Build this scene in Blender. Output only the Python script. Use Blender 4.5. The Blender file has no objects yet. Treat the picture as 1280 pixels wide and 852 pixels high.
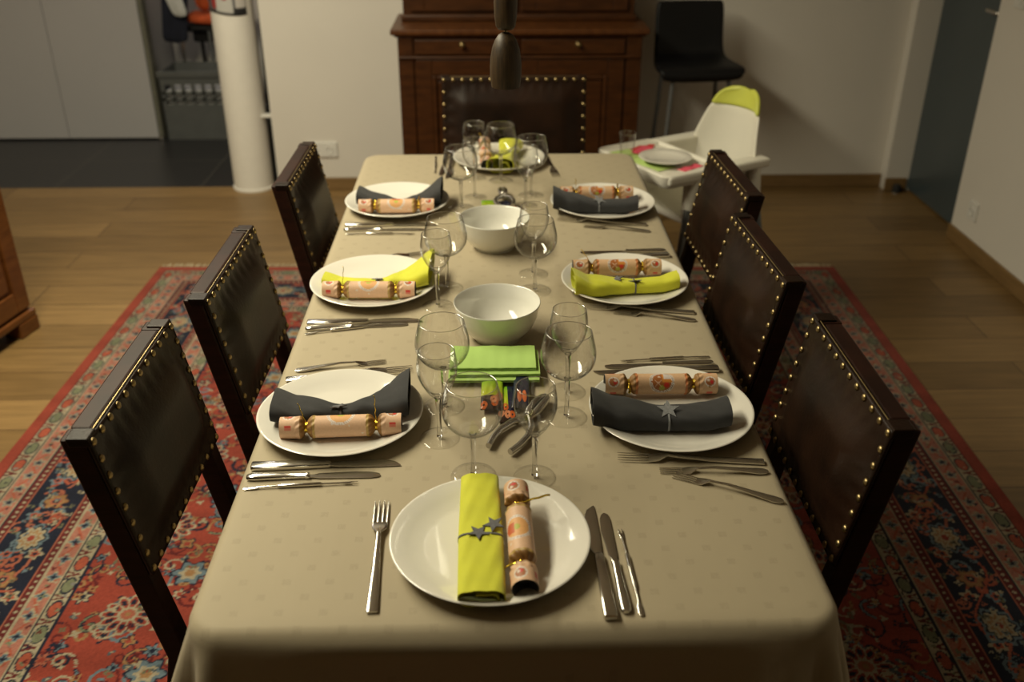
import bpy, math, random
import numpy as np
from mathutils import Vector, Matrix
PI = math.pi
R = math.radians
random.seed(4)
scene = bpy.context.scene
col = scene.collection

# ------------------------------------------------------------------ camera, world, light, exposure
cam_d = bpy.data.cameras.new('camera')
cam = bpy.data.objects.new('camera', cam_d)
col.objects.link(cam)
cam.location = (0, 0, 1.70)
cam.rotation_euler = (R(90 - 27.644), 0, R(-1.27))
cam_d.lens = 1199 / 1280 * 36
cam_d.sensor_width = 36
cam_d.clip_start = 0.05
cam_d.dof.use_dof = True
cam_d.dof.focus_distance = 1.78
cam_d.dof.aperture_fstop = 3.0
scene.camera = cam
scene.view_settings.view_transform = 'Standard'
scene.view_settings.look = 'None'
scene.view_settings.gamma = 1.0
scene.view_settings.exposure = 0.0
scene.view_settings.use_curve_mapping = False
w = bpy.data.worlds.new('world')
scene.world = w
w.use_nodes = True
w.node_tree.nodes['Background'].inputs[0].default_value = (1.0, 0.8, 0.55, 1)
w.node_tree.nodes['Background'].inputs[1].default_value = 0.0


def area(name, loc, sx, sy, power, color):
    d = bpy.data.lights.new(name, 'AREA')
    d.shape = 'RECTANGLE'
    d.size = sx
    d.size_y = sy
    d.energy = power
    d.color = color
    o = bpy.data.objects.new(name, d)
    col.objects.link(o)
    o.location = loc
    return o


# long ceiling luminaire left of the table, and the kitchen ceiling light
area('ceiling_luminaire', (-1.35, 2.50, 2.56), 0.5, 2.7, 106, (1.0, 0.915, 0.66))
area('kitchen_ceiling_light', (-2.0, 5.95, 2.55), 0.5, 0.3, 6.5, (1.0, 0.93, 0.88))

# ------------------------------------------------------------------ materials


def node_mat(name):
    m = bpy.data.materials.new(name)
    m.use_nodes = True
    nt = m.node_tree
    return m, nt, nt.nodes['Principled BSDF']


def coords(nt, scale=(1, 1, 1), rot=(0, 0, 0)):
    tc = nt.nodes.new('ShaderNodeTexCoord')
    mp = nt.nodes.new('ShaderNodeMapping')
    mp.inputs['Scale'].default_value = scale
    mp.inputs['Rotation'].default_value = rot
    nt.links.new(tc.outputs['Object'], mp.inputs[0])
    return mp.outputs[0]


def mixc(nt, fac, a, b, blend='MIX'):
    n = nt.nodes.new('ShaderNodeMix')
    n.data_type = 'RGBA'
    n.blend_type = blend
    for sock, v in ((n.inputs[0], fac), (n.inputs[6], a), (n.inputs[7], b)):
        if hasattr(v, 'is_linked'):
            nt.links.new(v, sock)
        elif isinstance(v, (int, float)):
            sock.default_value = v
        else:
            sock.default_value = (*v, 1)
    return n.outputs[2]


def noise(nt, vec, scale, detail=4, rough=0.55):
    n = nt.nodes.new('ShaderNodeTexNoise')
    n.inputs['Scale'].default_value = scale
    n.inputs['Detail'].default_value = detail
    n.inputs['Roughness'].default_value = rough
    nt.links.new(vec, n.inputs['Vector'])
    return n.outputs['Fac']


def ramp(nt, fac, p0, p1):
    r = nt.nodes.new('ShaderNodeMapRange')
    r.inputs[1].default_value = p0
    r.inputs[2].default_value = p1
    nt.links.new(fac, r.inputs[0])
    return r.outputs[0]


def bump(nt, bs, h, strength, dist=0.002):
    b = nt.nodes.new('ShaderNodeBump')
    b.inputs['Strength'].default_value = strength
    b.inputs['Distance'].default_value = dist
    nt.links.new(h, b.inputs['Height'])
    nt.links.new(b.outputs[0], bs.inputs['Normal'])


def mat(name, c, rough=0.5, metal=0.0, vary=0.08, scale=20, bmp=0.0, bscale=200, spec=0.5, sheen=0.0, coat=0.0):
    m, nt, bs = node_mat(name)
    v = coords(nt)
    f = noise(nt, v, scale)
    lo = tuple(x * (1 - vary) for x in c)
    hi = tuple(min(1, x * (1 + vary)) for x in c)
    nt.links.new(mixc(nt, ramp(nt, f, 0.3, 0.7), lo, hi), bs.inputs['Base Color'])
    bs.inputs['Roughness'].default_value = rough
    bs.inputs['Metallic'].default_value = metal
    bs.inputs['Specular IOR Level'].default_value = spec
    bs.inputs['Sheen Weight'].default_value = sheen
    bs.inputs['Coat Weight'].default_value = coat
    if bmp:
        bump(nt, bs, noise(nt, v, bscale, 3), bmp)
    return m


def wood(name, dark, light, rough, scale=(3, 3, 40), coat=0.0, spec=0.5):
    m, nt, bs = node_mat(name)
    v = coords(nt, scale)
    f = noise(nt, v, 3.0, 6, 0.6)
    nt.links.new(mixc(nt, ramp(nt, f, 0.3, 0.7), dark, light), bs.inputs['Base Color'])
    bs.inputs['Roughness'].default_value = rough
    bs.inputs['Coat Weight'].default_value = coat
    bs.inputs['Specular IOR Level'].default_value = spec
    bs.inputs['Coat Roughness'].default_value = 0.2
    bump(nt, bs, f, 0.15, 0.001)
    return m


def painted(name, rough=0.5, spec=0.5, bmp=0.0, bscale=300, sheen=0.0):
    m, nt, bs = node_mat(name)
    a = nt.nodes.new('ShaderNodeAttribute')
    a.attribute_name = 'Col'
    f = noise(nt, coords(nt), bscale, 2)
    c = mixc(nt, 1.0, a.outputs['Color'], mixc(nt, f, (0.8, 0.8, 0.8), (1, 1, 1)), 'MULTIPLY')
    nt.links.new(c, bs.inputs['Base Color'])
    bs.inputs['Roughness'].default_value = rough
    bs.inputs['Specular IOR Level'].default_value = spec
    bs.inputs['Sheen Weight'].default_value = sheen
    if bmp:
        bump(nt, bs, f, bmp)
    return m


def thin_glass(name):
    m = bpy.data.materials.new(name)
    m.use_nodes = True
    nt = m.node_tree
    nt.nodes.remove(nt.nodes['Principled BSDF'])
    tr = nt.nodes.new('ShaderNodeBsdfTransparent')
    gl = nt.nodes.new('ShaderNodeBsdfGlossy')
    gl.inputs['Roughness'].default_value = 0.02
    fr = nt.nodes.new('ShaderNodeLayerWeight')
    fr.inputs['Blend'].default_value = 0.5
    pw = nt.nodes.new('ShaderNodeMath')
    pw.operation = 'POWER'
    pw.inputs[1].default_value = 3.5
    nt.links.new(fr.outputs['Facing'], pw.inputs[0])
    mp = nt.nodes.new('ShaderNodeMapRange')
    mp.inputs[3].default_value = 0.045
    mp.inputs[4].default_value = 0.60
    nt.links.new(pw.outputs[0], mp.inputs[0])
    tint = mixc(nt, pw.outputs[0], (0.992, 0.992, 0.987), (0.42, 0.43, 0.44))
    nt.links.new(tint, tr.inputs[0])
    mx = nt.nodes.new('ShaderNodeMixShader')
    nt.links.new(mp.outputs[0], mx.inputs[0])
    nt.links.new(tr.outputs[0], mx.inputs[1])
    nt.links.new(gl.outputs[0], mx.inputs[2])
    nt.links.new(mx.outputs[0], nt.nodes['Material Output'].inputs[0])
    return m


M = {}
M['wall'] = mat('wall_paint', (0.70, 0.665, 0.615), 0.9, vary=0.02, scale=3, bmp=0.05, bscale=400)
M['ceiling'] = mat('ceiling_paint', (0.75, 0.72, 0.66), 0.95, vary=0.02)
M['column'] = mat('column_paint', (0.78, 0.75, 0.70), 0.6, vary=0.02)
M['white_panel'] = mat('white_laminate', (0.44, 0.43, 0.445), 0.5, vary=0.02, scale=2)
M['dark_panel'] = mat('dark_laminate', (0.035, 0.034, 0.033), 0.5)
M['door'] = mat('blue_grey_door', (0.055, 0.075, 0.085), 0.28, vary=0.05, scale=4)
M['skirting'] = wood('oak_skirting', (0.17, 0.10, 0.036), (0.25, 0.15, 0.06), 0.5, (2, 2, 30))
M['china'] = mat('white_china', (0.80, 0.77, 0.70), 0.10, vary=0.01, coat=0.6)
M['bowl_china'] = mat('bowl_china', (0.78, 0.77, 0.71), 0.08, vary=0.01, coat=0.6)
M['steel'] = mat('polished_steel', (0.68, 0.66, 0.62), 0.16, 1.0, vary=0.03)
M['steel_dull'] = mat('brushed_steel', (0.55, 0.53, 0.50), 0.26, 1.0, vary=0.05)
M['tube'] = mat('grey_painted_tube', (0.13, 0.135, 0.14), 0.45, 0.2)
M['brass'] = mat('aged_brass', (0.36, 0.27, 0.13), 0.36, 1.0, vary=0.15, scale=80)
M['gold'] = mat('gold_foil', (0.85, 0.62, 0.08), 0.22, 1.0, vary=0.1, scale=100)
M['leather'] = mat('dark_leather', (0.016, 0.0065, 0.003), 0.42, spec=0.22, vary=0.5, scale=9, bmp=0.25, bscale=160)
M['chair_wood'] = wood('dark_chair_wood', (0.012, 0.004, 0.0025), (0.030, 0.009, 0.005), 0.5, (4, 4, 30), 0.0, 0.22)
M['buffet_wood'] = wood('walnut_stain', (0.034, 0.0105, 0.0024), (0.074, 0.024, 0.005), 0.42, (3, 3, 14), 0.0, 0.35)
M['buffet_top'] = wood('walnut_stain_top', (0.065, 0.020, 0.005), (0.12, 0.042, 0.010), 0.40, (14, 3, 3), 0.05, 0.4)
M['side_wood'] = wood('cherry_stain', (0.085, 0.025, 0.005), (0.16, 0.055, 0.012), 0.35, (3, 3, 14), 0.25)
M['lamp_wood'] = wood('smoked_wood', (0.016, 0.009, 0.004), (0.078, 0.046, 0.018), 0.5, (60, 60, 2), 0.0)
M['yellow_cloth'] = mat('yellow_green_linen', (0.62, 0.63, 0.025), 0.75, vary=0.05, scale=30, bmp=0.3, bscale=900, sheen=0.2)
M['grey_cloth'] = mat('charcoal_linen', (0.029, 0.029, 0.031), 0.9, vary=0.12, scale=60, bmp=0.3, bscale=900, sheen=0.1)
M['green_paper'] = mat('lime_paper', (0.40, 0.60, 0.155), 0.8, vary=0.03, bmp=0.1, bscale=300)
M['felt'] = mat('grey_felt', (0.13, 0.13, 0.14), 0.95, vary=0.2, scale=300, bmp=0.3, bscale=600)
M['felt_light'] = mat('light_grey_felt', (0.22, 0.225, 0.235), 0.9, vary=0.2, scale=300, bmp=0.3, bscale=600)
M['plastic_white'] = mat('white_plastic', (0.80, 0.77, 0.68), 0.35, vary=0.01)
M['plastic_lime'] = mat('lime_plastic', (0.62, 0.66, 0.10), 0.5, vary=0.02)
M['black_shell'] = mat('black_moulded_plastic', (0.005, 0.005, 0.006), 0.5, spec=0.3)
M['crate'] = mat('grey_crate_plastic', (0.10, 0.105, 0.105), 0.5)
M['orange'] = mat('orange_fabric', (0.55, 0.09, 0.02), 0.85, vary=0.15)
M['navy'] = mat('navy_fabric', (0.012, 0.014, 0.028), 0.9, vary=0.2)
M['towel'] = mat('white_towel', (0.6, 0.6, 0.58), 0.95, bmp=0.3)
M['purple'] = mat('purple_fabric', (0.08, 0.05, 0.35), 0.8)
M['socket'] = mat('socket_plastic', (0.72, 0.71, 0.68), 0.35, vary=0.01)
M['hole'] = mat('dark_hole', (0.02, 0.02, 0.02), 0.7)
M['pink'] = mat('pink_paper', (0.80, 0.10, 0.16), 0.8)
M['red_paper'] = mat('red_paper', (0.55, 0.04, 0.03), 0.8)
M['lime_print'] = mat('pale_lime_paper', (0.50, 0.66, 0.22), 0.8)
M['fringe'] = mat('cream_wool', (0.50, 0.42, 0.28), 0.95)
M['glass'] = thin_glass('clear_glass')
M['painted_paper'] = painted('printed_paper', 0.55)
M['painted_foil'] = painted('printed_foil', 0.18, 0.8)
M['painted_rug'] = painted('knotted_wool', 0.95, 0.1, 0.5, 500, 0.1)
M['painted_poster'] = painted('printed_poster', 0.5)
m, nt, bs = node_mat('solid_glass')
bs.inputs['Transmission Weight'].default_value = 1.0
bs.inputs['Roughness'].default_value = 0.0
bs.inputs['IOR'].default_value = 1.42
M['solid_glass'] = m

# oak boards
m, nt, bs = node_mat('oak_boards')
v = coords(nt)
br = nt.nodes.new('ShaderNodeTexBrick')
br.offset = 0.37
br.inputs['Color1'].default_value = (0.19, 0.115, 0.042, 1)
br.inputs['Color2'].default_value = (0.29, 0.180, 0.070, 1)
br.inputs['Mortar'].default_value = (0.07, 0.036, 0.014, 1)
br.inputs['Scale'].default_value = 1.0
br.inputs['Mortar Size'].default_value = 0.0022
br.inputs['Brick Width'].default_value = 1.9
br.inputs['Row Height'].default_value = 0.19
nt.links.new(v, br.inputs[0])
g = noise(nt, coords(nt, (1.2, 14, 1)), 3.0, 7, 0.6)
c = mixc(nt, 1.0, br.outputs[0], mixc(nt, ramp(nt, g, 0.25, 0.75), (0.62, 0.60, 0.56), (1.08, 1.06, 1.04)), 'MULTIPLY')
nt.links.new(c, bs.inputs['Base Color'])
bs.inputs['Roughness'].default_value = 0.42
bump(nt, bs, g, 0.1, 0.001)
M['oak'] = m
# dark tiles
m, nt, bs = node_mat('dark_tiles')
v = coords(nt)
br = nt.nodes.new('ShaderNodeTexBrick')
br.offset = 0.0
br.inputs['Color1'].default_value = (0.018, 0.0175, 0.018, 1)
br.inputs['Color2'].default_value = (0.022, 0.0215, 0.0215, 1)
br.inputs['Mortar'].default_value = (0.06, 0.055, 0.045, 1)
br.inputs['Mortar Size'].default_value = 0.004
br.inputs['Brick Width'].default_value = 0.8
br.inputs['Row Height'].default_value = 0.8
br.inputs['Scale'].default_value = 1.0
nt.links.new(v, br.inputs[0])
nt.links.new(br.outputs[0], bs.inputs['Base Color'])
bs.inputs['Roughness'].default_value = 0.38
bump(nt, bs, noise(nt, v, 30), 0.1, 0.001)
M['tile'] = m
# damask tablecloth
m, nt, bs = node_mat('beige_damask')
tc = nt.nodes.new('ShaderNodeTexCoord')
sep = nt.nodes.new('ShaderNodeSeparateXYZ')
nt.links.new(tc.outputs['Object'], sep.inputs[0])


def math_n(op, a, b=None):
    n = nt.nodes.new('ShaderNodeMath')
    n.operation = op
    for i, x in enumerate((a, b)):
        if x is None:
            continue
        if isinstance(x, (int, float)):
            n.inputs[i].default_value = x
        else:
            nt.links.new(x, n.inputs[i])
    return n.outputs[0]


def cell_mask(ox, oy, P=0.062, hw=0.0062):
    ax = math_n('PINGPONG', math_n('ADD', sep.outputs[0], ox + 10), P / 2)
    ay = math_n('PINGPONG', math_n('ADD', sep.outputs[1], oy + 10), P / 2)
    return math_n('MULTIPLY', math_n('LESS_THAN', ax, hw), math_n('LESS_THAN', ay, hw))


sq = math_n('MAXIMUM', cell_mask(0, 0), cell_mask(0.031, 0.031))
wv = noise(nt, coords(nt), 500, 2)
sqn = math_n('MULTIPLY', sq, math_n('GREATER_THAN', wv, 0.42))
base = mixc(nt, noise(nt, coords(nt), 5, 3), (0.385, 0.325, 0.222), (0.42, 0.355, 0.245))
nt.links.new(mixc(nt, sqn, base, (0.366, 0.308, 0.211)), bs.inputs['Base Color'])  # woven sheen of the squares put into the colour as a darker tone
bs.inputs['Roughness'].default_value = 0.62
bs.inputs['Specular IOR Level'].default_value = 0.25
bs.inputs['Sheen Weight'].default_value = 0.1
hb = mixc(nt, 0.9, wv, noise(nt, coords(nt, (1, 0.25, 1)), 14, 3))
bump(nt, bs, hb, 0.35, 0.0035)
M['cloth'] = m

# ------------------------------------------------------------------ mesh helpers


class MB:
    def __init__(s):
        s.v = []
        s.f = []
        s.c = []

    def box(s, x0, x1, y0, y1, z0, z1, mtx=None):
        b = len(s.v)
        p = [(x, y, z) for z in (z0, z1) for y in (y0, y1) for x in (x0, x1)]
        if mtx is not None:
            p = [tuple(mtx @ Vector(q)) for q in p]
        s.v += p
        s.f += [tuple(b + i for i in q) for q in ((0, 2, 3, 1), (4, 5, 7, 6), (0, 1, 5, 4), (2, 6, 7, 3), (0, 4, 6, 2), (1, 3, 7, 5))]
        return s

    def rings(s, rings, cap0=True, cap1=True, closed=True):
        b = len(s.v)
        n = len(rings[0])
        for r in rings:
            s.v += [tuple(p) for p in r]
        for i in range(len(rings) - 1):
            for j in range(n if closed else n - 1):
                k = (j + 1) % n
                s.f.append((b + i * n + j, b + i * n + k, b + (i + 1) * n + k, b + (i + 1) * n + j))
        if cap0:
            s.f.append(tuple(b + j for j in reversed(range(n))))
        if cap1:
            e = b + (len(rings) - 1) * n
            s.f.append(tuple(e + j for j in range(n)))
        return s

    def lathe(s, prof, n=48, cx=0, cy=0):
        rr = []
        for r, z in prof:
            rr.append([(cx + max(r, 1e-5) * math.cos(2 * PI * k / n), cy + max(r, 1e-5) * math.sin(2 * PI * k / n), z) for k in range(n)])
        return s.rings(rr, True, True)

    def tube(s, pts, rad, n=10, flat=None):
        pts = [Vector(p) for p in pts]
        if not isinstance(rad, (list, tuple)):
            rad = [rad] * len(pts)
        rr = []
        up = None
        for i, p in enumerate(pts):
            t = (pts[min(i + 1, len(pts) - 1)] - pts[max(i - 1, 0)]).normalized()
            if up is None:
                up = Vector((0, 0, 1)) if abs(t.z) < 0.9 else Vector((1, 0, 0))
            a = t.cross(up).normalized()
            up = a.cross(t).normalized()
            fl = flat or 1.0
            rr.append([p + a * rad[i] * math.cos(2 * PI * k / n) + up * rad[i] * fl * math.sin(2 * PI * k / n) for k in range(n)])
        return s.rings(rr)

    def loft(s, secs, n=12, ex=0.5):
        """sections (y, zc, w, h[, xc]) along local y, superellipse profile"""
        rr = []
        for q in secs:
            y, zc, w_, h_ = q[:4]
            xc = q[4] if len(q) > 4 else 0
            ring = []
            for k in range(n):
                a = 2 * PI * (k + 0.5) / n
                cx, sz = math.cos(a), math.sin(a)
                ring.append((xc - w_ / 2 * math.copysign(abs(cx) ** ex, cx), y, zc + h_ / 2 * math.copysign(abs(sz) ** ex, sz)))
            rr.append(ring)
        return s.rings(rr)

    def build(s, name, material, parent=None, smooth=False, bevel=0.0, subdiv=0, segs=2):
        me = bpy.data.meshes.new(name)
        me.from_pydata(s.v, [], s.f)
        me.materials.append(material)
        if s.c:
            ca = me.color_attributes.new('Col', 'FLOAT_COLOR', 'POINT')
            ca.data.foreach_set('color', np.array(s.c, dtype=np.float32).ravel())
        me.update()
        o = bpy.data.objects.new(name, me)
        col.objects.link(o)
        o.parent = parent
        if smooth:
            for p in me.polygons:
                p.use_smooth = True
            if smooth != 'all':
                me.set_sharp_from_angle(angle=R(40 if smooth is True else smooth))
        if bevel:
            bv = o.modifiers.new('bevel', 'BEVEL')
            bv.width = bevel
            bv.segments = segs
            bv.limit_method = 'ANGLE'
            bv.angle_limit = R(40)
        if subdiv:
            sd = o.modifiers.new('subdiv', 'SUBSURF')
            sd.levels = sd.render_levels = subdiv
        return o


def thing(name, label, cat, loc=(0, 0, 0), rz=0, group=None):
    o = bpy.data.objects.new(name, None)
    o.empty_display_size = 0.05
    col.objects.link(o)
    o.location = loc
    o.rotation_euler = (0, 0, rz)
    return tag(o, label, cat, group)


def tag(o, label, cat, group=None, kind=None):
    o['label'] = label
    o['category'] = cat
    if group:
        o['group'] = group
    if kind:
        o['kind'] = kind
    return o


def struct(o):
    o['kind'] = 'structure'
    return o


def dup(root, loc, rz, label, group=None, skip=None):
    r = root.copy()
    col.objects.link(r)
    r.location = loc
    r.rotation_euler = (root.rotation_euler.x, root.rotation_euler.y, rz)
    r['label'] = label
    if group:
        r['group'] = group

    def rec(src, dst):
        for ch in list(src.children):
            c_ = ch.copy()
            col.objects.link(c_)
            c_.parent = dst
            rec(ch, c_)
    rec(root, r)
    return r


# ------------------------------------------------------------------ room shell
BY = 5.05          # back wall
RX = 2.20          # right wall
o = MB().box(-4.6, 2.6, -1.8, 5.11, -0.1, 0.0).build('floor', M['oak']); struct(o)
o = MB().box(-4.6, 0.9, 5.11, 7.2, -0.1, 0.0).build('floor', M['tile']); struct(o)
o = MB().box(-4.7, 2.7, -1.9, 7.3, 2.6, 2.7).build('ceiling', M['ceiling']); struct(o)
o = MB().box(-1.158, 2.42, BY, BY + 0.06, 0, 2.6).build('wall_back', M['wall']); struct(o)
o = MB().box(RX, RX + 0.1, -1.8, 4.285, 0, 2.6).build('wall_right', M['wall']); struct(o)
o = MB().box(-4.7, -4.6, -1.8, 7.2, 0, 2.6).build('wall_left', M['wall']); struct(o)
o = MB().box(-4.6, 1.0, 6.75, 6.85, 0, 2.6).build('wall_kitchen', M['wall']); struct(o)
o = MB().box(0.9, 1.0, 5.11, 6.75, 0, 2.6).build('wall_kitchen_side', M['wall']); struct(o)
o = MB().box(2.14, 2.42, 4.975, 5.05, 0, 2.6).build('trim_1', M['wall']); struct(o)
o = MB().box(2.38, 2.42, 4.2, 4.975, 0, 2.6).build('wall_passage', M['wall']); struct(o)
# door
d = MB().box(2.262, 2.302, 4.285, 4.972, 0.012, 2.4).build('door_1', M['door'], bevel=0.003); struct(d)
hd = MB().tube([(2.26, 4.33, 1.02), (2.235, 4.33, 1.02), (2.225, 4.34, 1.02), (2.225, 4.44, 1.02)], 0.009).build('door_handle', M['steel_dull'], d, smooth=True)
o = MB().box(-1.16, 2.14, BY - 0.014, BY - 0.0005, 0, 0.07).build('baseboard_back', M['skirting'], bevel=0.004); struct(o)
o = MB().box(2.135, 2.25, 4.961, 4.9745, 0, 0.07).build('baseboard_niche', M['skirting'], bevel=0.004); struct(o)
o = MB().box(RX - 0.014, RX - 0.0005, -1.79, 4.285, 0, 0.07).build('baseboard_right', M['skirting'], bevel=0.004); struct(o)
st = thing('door_stop', 'small dark door stop on the floor beside the blue grey door', 'door stop', (2.19, 4.93, 0))
MB().lathe([(0.0, 0), (0.022, 0), (0.024, 0.01), (0.022, 0.04), (0.012, 0.047), (0, 0.047)], 20).build('rubber_cap', M['hole'], st, smooth=True)
MB().lathe([(0.027, 0), (0.027, 0.006), (0.0, 0.006)], 20).build('base_ring', M['steel_dull'], st)

# column
cl = thing('round_column', 'tall white round column standing between dining room and kitchen', 'column', (-1.306, 5.115, 0))
MB().lathe([(0.107, 0.012), (0.107, 2.6)], 64).build('shaft', M['column'], cl, smooth=True)
MB().lathe([(0.113, 0), (0.113, 0.012), (0.107, 0.014)], 64).build('base_ring', M['column'], cl, smooth=True)
# picture wrapped on the column
pb = MB()
NU, NV = 40, 30
for j in range(NV + 1):
    for i in range(NU + 1):
        a = R(-165) + (R(-35) - R(-165)) * i / NU
        z = 0.925 + 0.25 * j / NV + 0.010 * math.cos((i / NU) * PI * 1.2)
        pb.v.append((0.1085 * math.cos(a), 0.1085 * math.sin(a), z))
        u, t = i / NU, j / NV
        c_ = (0.10, 0.10, 0.11)
        if 0.35 < u < 0.72:
            c_ = (0.55, 0.54, 0.52)
        if (u - 0.30) ** 2 * 6 + (t - 0.25) ** 2 < 0.03 or (u - 0.55) ** 2 * 4 + (t - 0.42) ** 2 < 0.02:
            c_ = (0.35, 0.03, 0.03)
        if u > 0.72 and t < 0.16:
            c_ = (0.02, 0.02, 0.022)
        if t < 0.035:
            c_ = (0.015, 0.015, 0.016)
        if u > 0.75 and t >= 0.16:
            c_ = (0.60, 0.57, 0.54)
        pb.c.append((*c_, 1))
for j in range(NV):
    for i in range(NU):
        b = j * (NU + 1) + i
        pb.f.append((b, b + 1, b + NU + 2, b + NU + 1))
po = pb.build('wrapped_poster', M['painted_poster'], None, smooth='all')
po.location = (-1.306, 5.115, 0)
sm = po.modifiers.new('thickness', 'SOLIDIFY'); sm.thickness = 0.001
tag(po, 'grey, red and white printed picture wrapped round the white column', 'poster')
# bracket between column and wall
bk = MB().box(-1.215, -1.155, 5.062, 5.10, 0.393, 0.409).build('gate_bracket', M['socket'], None, bevel=0.002)
tag(bk, 'small white bracket bridging the gap between column and wall end', 'bracket')
# made-up upright standing in for the dark gap between column and wall
vb = thing('dark_gap_filler', 'grey and black upright added to fill the dark gap behind the column', 'gap filler', (-1.19, 5.23, 0))
MB().loft([(0, 0, 0.10, 0.06), (0.02, 0, 0.12, 0.065), (0.40, 0, 0.10, 0.06), (0.42, 0, 0.08, 0.05)], 16).build('body', M['crate'], vb, smooth=True).rotation_euler = (R(90), 0, 0)
for ch in vb.children:
    ch.rotation_euler = (R(90), 0, 0)
MB().tube([(0, 0, 0.41), (0.0, 0, 0.62), (0.012, 0, 0.80), (0.01, 0, 1.1)], [0.022, 0.02, 0.024, 0.02], 12).build('handle', M['hole'], vb, smooth=True)

# kitchen cabinets
kc = thing('tall_cabinet', 'plain off white tall kitchen cabinet with flush doors behind dark tiles', 'cabinet', (-2.11, 6.06, 0))
MB().box(-2.35, -0.022, 0.02, 0.60, 0.03, 2.3).build('body', M['white_panel'], kc)
MB().box(-2.35, -0.03, 0.06, 0.5, 0.0, 0.03).build('plinth', M['dark_panel'], kc)
for k in range(4):
    x1 = -0.003 - k * 0.565
    MB().box(x1 - 0.561, x1, 0.0, 0.019, 0.012, 2.3).build('door', M['white_panel'], kc, bevel=0.0015)
MB().box(-0.020, 0.020, 0.02, 0.10, 0.0, 2.3).build('side_panel', mat('olive_grey_panel', (0.16, 0.155, 0.12), 0.4), kc)
MB().lathe([(0.0, 0.0), (0.016, 0.0), (0.02, 0.012), (0.016, 0.03), (0, 0.03)], 16, 0.02, -0.02).build('foot', M['steel'], kc, smooth=True)
# folding crate
cr = thing('folding_crate', 'grey plastic folding crate with slotted side on the dark tiles', 'crate', (-1.79, 6.22, 0))
side = MB()
W_, H_ = 0.52, 0.42
x0 = -W_ / 2 + 0.01
side.box(-W_ / 2, W_ / 2, -0.16, -0.15, 0.0, 0.22)
side.box(-W_ / 2, W_ / 2, -0.16, -0.15, 0.245, 0.262)
side.box(-W_ / 2, W_ / 2, -0.16, -0.15, 0.285, 0.30)
side.box(-W_ / 2, W_ / 2, -0.16, -0.15, 0.345, H_)
for k in range(9):
    xx = -W_ / 2 + k * (W_ - 0.022) / 8
    side.box(xx, xx + 0.022, -0.16, -0.15, 0.22, 0.345)
side.build('slotted_side', M['crate'], cr)
MB().box(-W_ / 2, W_ / 2, 0.15, 0.16, 0, H_).box(-W_ / 2, -W_ / 2 + 0.01, -0.15, 0.15, 0, H_).box(W_ / 2 - 0.01, W_ / 2, -0.15, 0.15, 0, H_).box(-W_ / 2 + 0.01, W_ / 2 - 0.01, -0.15, 0.15, 0, 0.02).build('body', M['crate'], cr)
MB().box(-W_ / 2 - 0.012, W_ / 2 + 0.012, -0.172, -0.16, H_ - 0.03, H_ + 0.008).build('rim', M['crate'], cr, bevel=0.003)
MB().box(-W_ / 2 + 0.02, W_ / 2 - 0.02, -0.12, 0.13, 0.02, 0.30).build('packed_paper', M['towel'], cr)
# stool with clothes behind crate
ks = thing('bar_stool', 'black bar stool behind the grey crate, clothes hung over it', 'stool', (-1.82, 6.50, 0))
MB().box(-0.19, 0.20, -0.1, 0.16, 0.60, 0.64).build('seat', M['black_shell'], ks, bevel=0.015)
MB().box(-0.10, 0.12, -0.05, 0.10, 0.53, 0.60).build('swivel_plate', M['black_shell'], ks, bevel=0.01)
for x, y, mm in ((-0.16, -0.08, M['steel']), (0.02, -0.09, M['tube']), (0.17, -0.08, M['black_shell']), (-0.10, 0.14, M['black_shell'])):
    MB().tube([(x, y, 0.61), (x * 1.12, y * 1.1, 0)], 0.011, 10).build('leg', mm, ks, smooth=True)


def draped(name, pts, width, mt, label, cat, thick=0.02):
    b_ = MB()
    rr = []
    for i, p in enumerate(pts):
        ring = []
        n = 18
        for k in range(n):
            a = 2 * PI * k / n
            ww = width * (1 + 0.10 * math.sin(i * 1.7))
            ring.append((p[0] + ww / 2 * math.cos(a) * (1 + 0.05 * math.sin(3 * a + i)), p[1] + thick * math.sin(a) * (1 + 0.4 * math.sin(5 * a + i)), p[2]))
        rr.append(ring)
    b_.rings(rr)
    o_ = b_.build(name, mt, None, smooth='all', subdiv=1)
    return tag(o_, label, cat)


draped('jacket', [(-1.90, 6.33, 1.3), (-1.95, 6.32, 1.0), (-1.96, 6.31, 0.8), (-1.99, 6.32, 0.62), (-1.99, 6.32, 0.545)], 0.17, M['navy'], 'navy jacket hanging over the bar stool beside the white cabinet', 'jacket', 0.03)
draped('tea_towel', [(-1.975, 6.24, 1.0), (-1.955, 6.24, 0.86), (-1.93, 6.24, 0.78), (-1.91, 6.24, 0.715)], 0.10, M['towel'], 'crumpled white cloth hanging over the navy jacket', 'cloth', 0.012)
so = MB()
so.loft([(-0.20, 0.0, 0.22, 0.03), (-0.19, 0.0, 0.25, 0.06), (-0.1, 0.01, 0.27, 0.075), (0.05, 0.0, 0.27, 0.07), (0.19, 0.012, 0.25, 0.06), (0.20, 0.01, 0.22, 0.03)], 20, 0.6)
so_ = so.build('seat_cushion', M['orange'], None, smooth='all', subdiv=1)
so_.location = (-1.735, 6.485, 0.676); so_.rotation_euler = (0, 0, R(90))
tag(so_, 'orange red cushion lying on the bar stool behind the crate', 'cushion')
br_ = draped('folded_jumper', [(-1.845, 6.42, 1.2), (-1.84, 6.41, 0.95), (-1.83, 6.42, 0.80), (-1.81, 6.43, 0.725)], 0.09, M['orange'], 'orange garment hanging down onto the orange cushion', 'garment', 0.03)
pu = MB().loft([(-0.06, 0, 0.03, 0.02), (-0.05, 0, 0.06, 0.045), (0.05, 0, 0.06, 0.05), (0.06, 0, 0.03, 0.02)], 14, 0.8).build('purple_hat', M['purple'], None, smooth='all')
pu.location = (-1.705, 6.43, 0.738); pu.rotation_euler = (0, 0, R(90))
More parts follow.
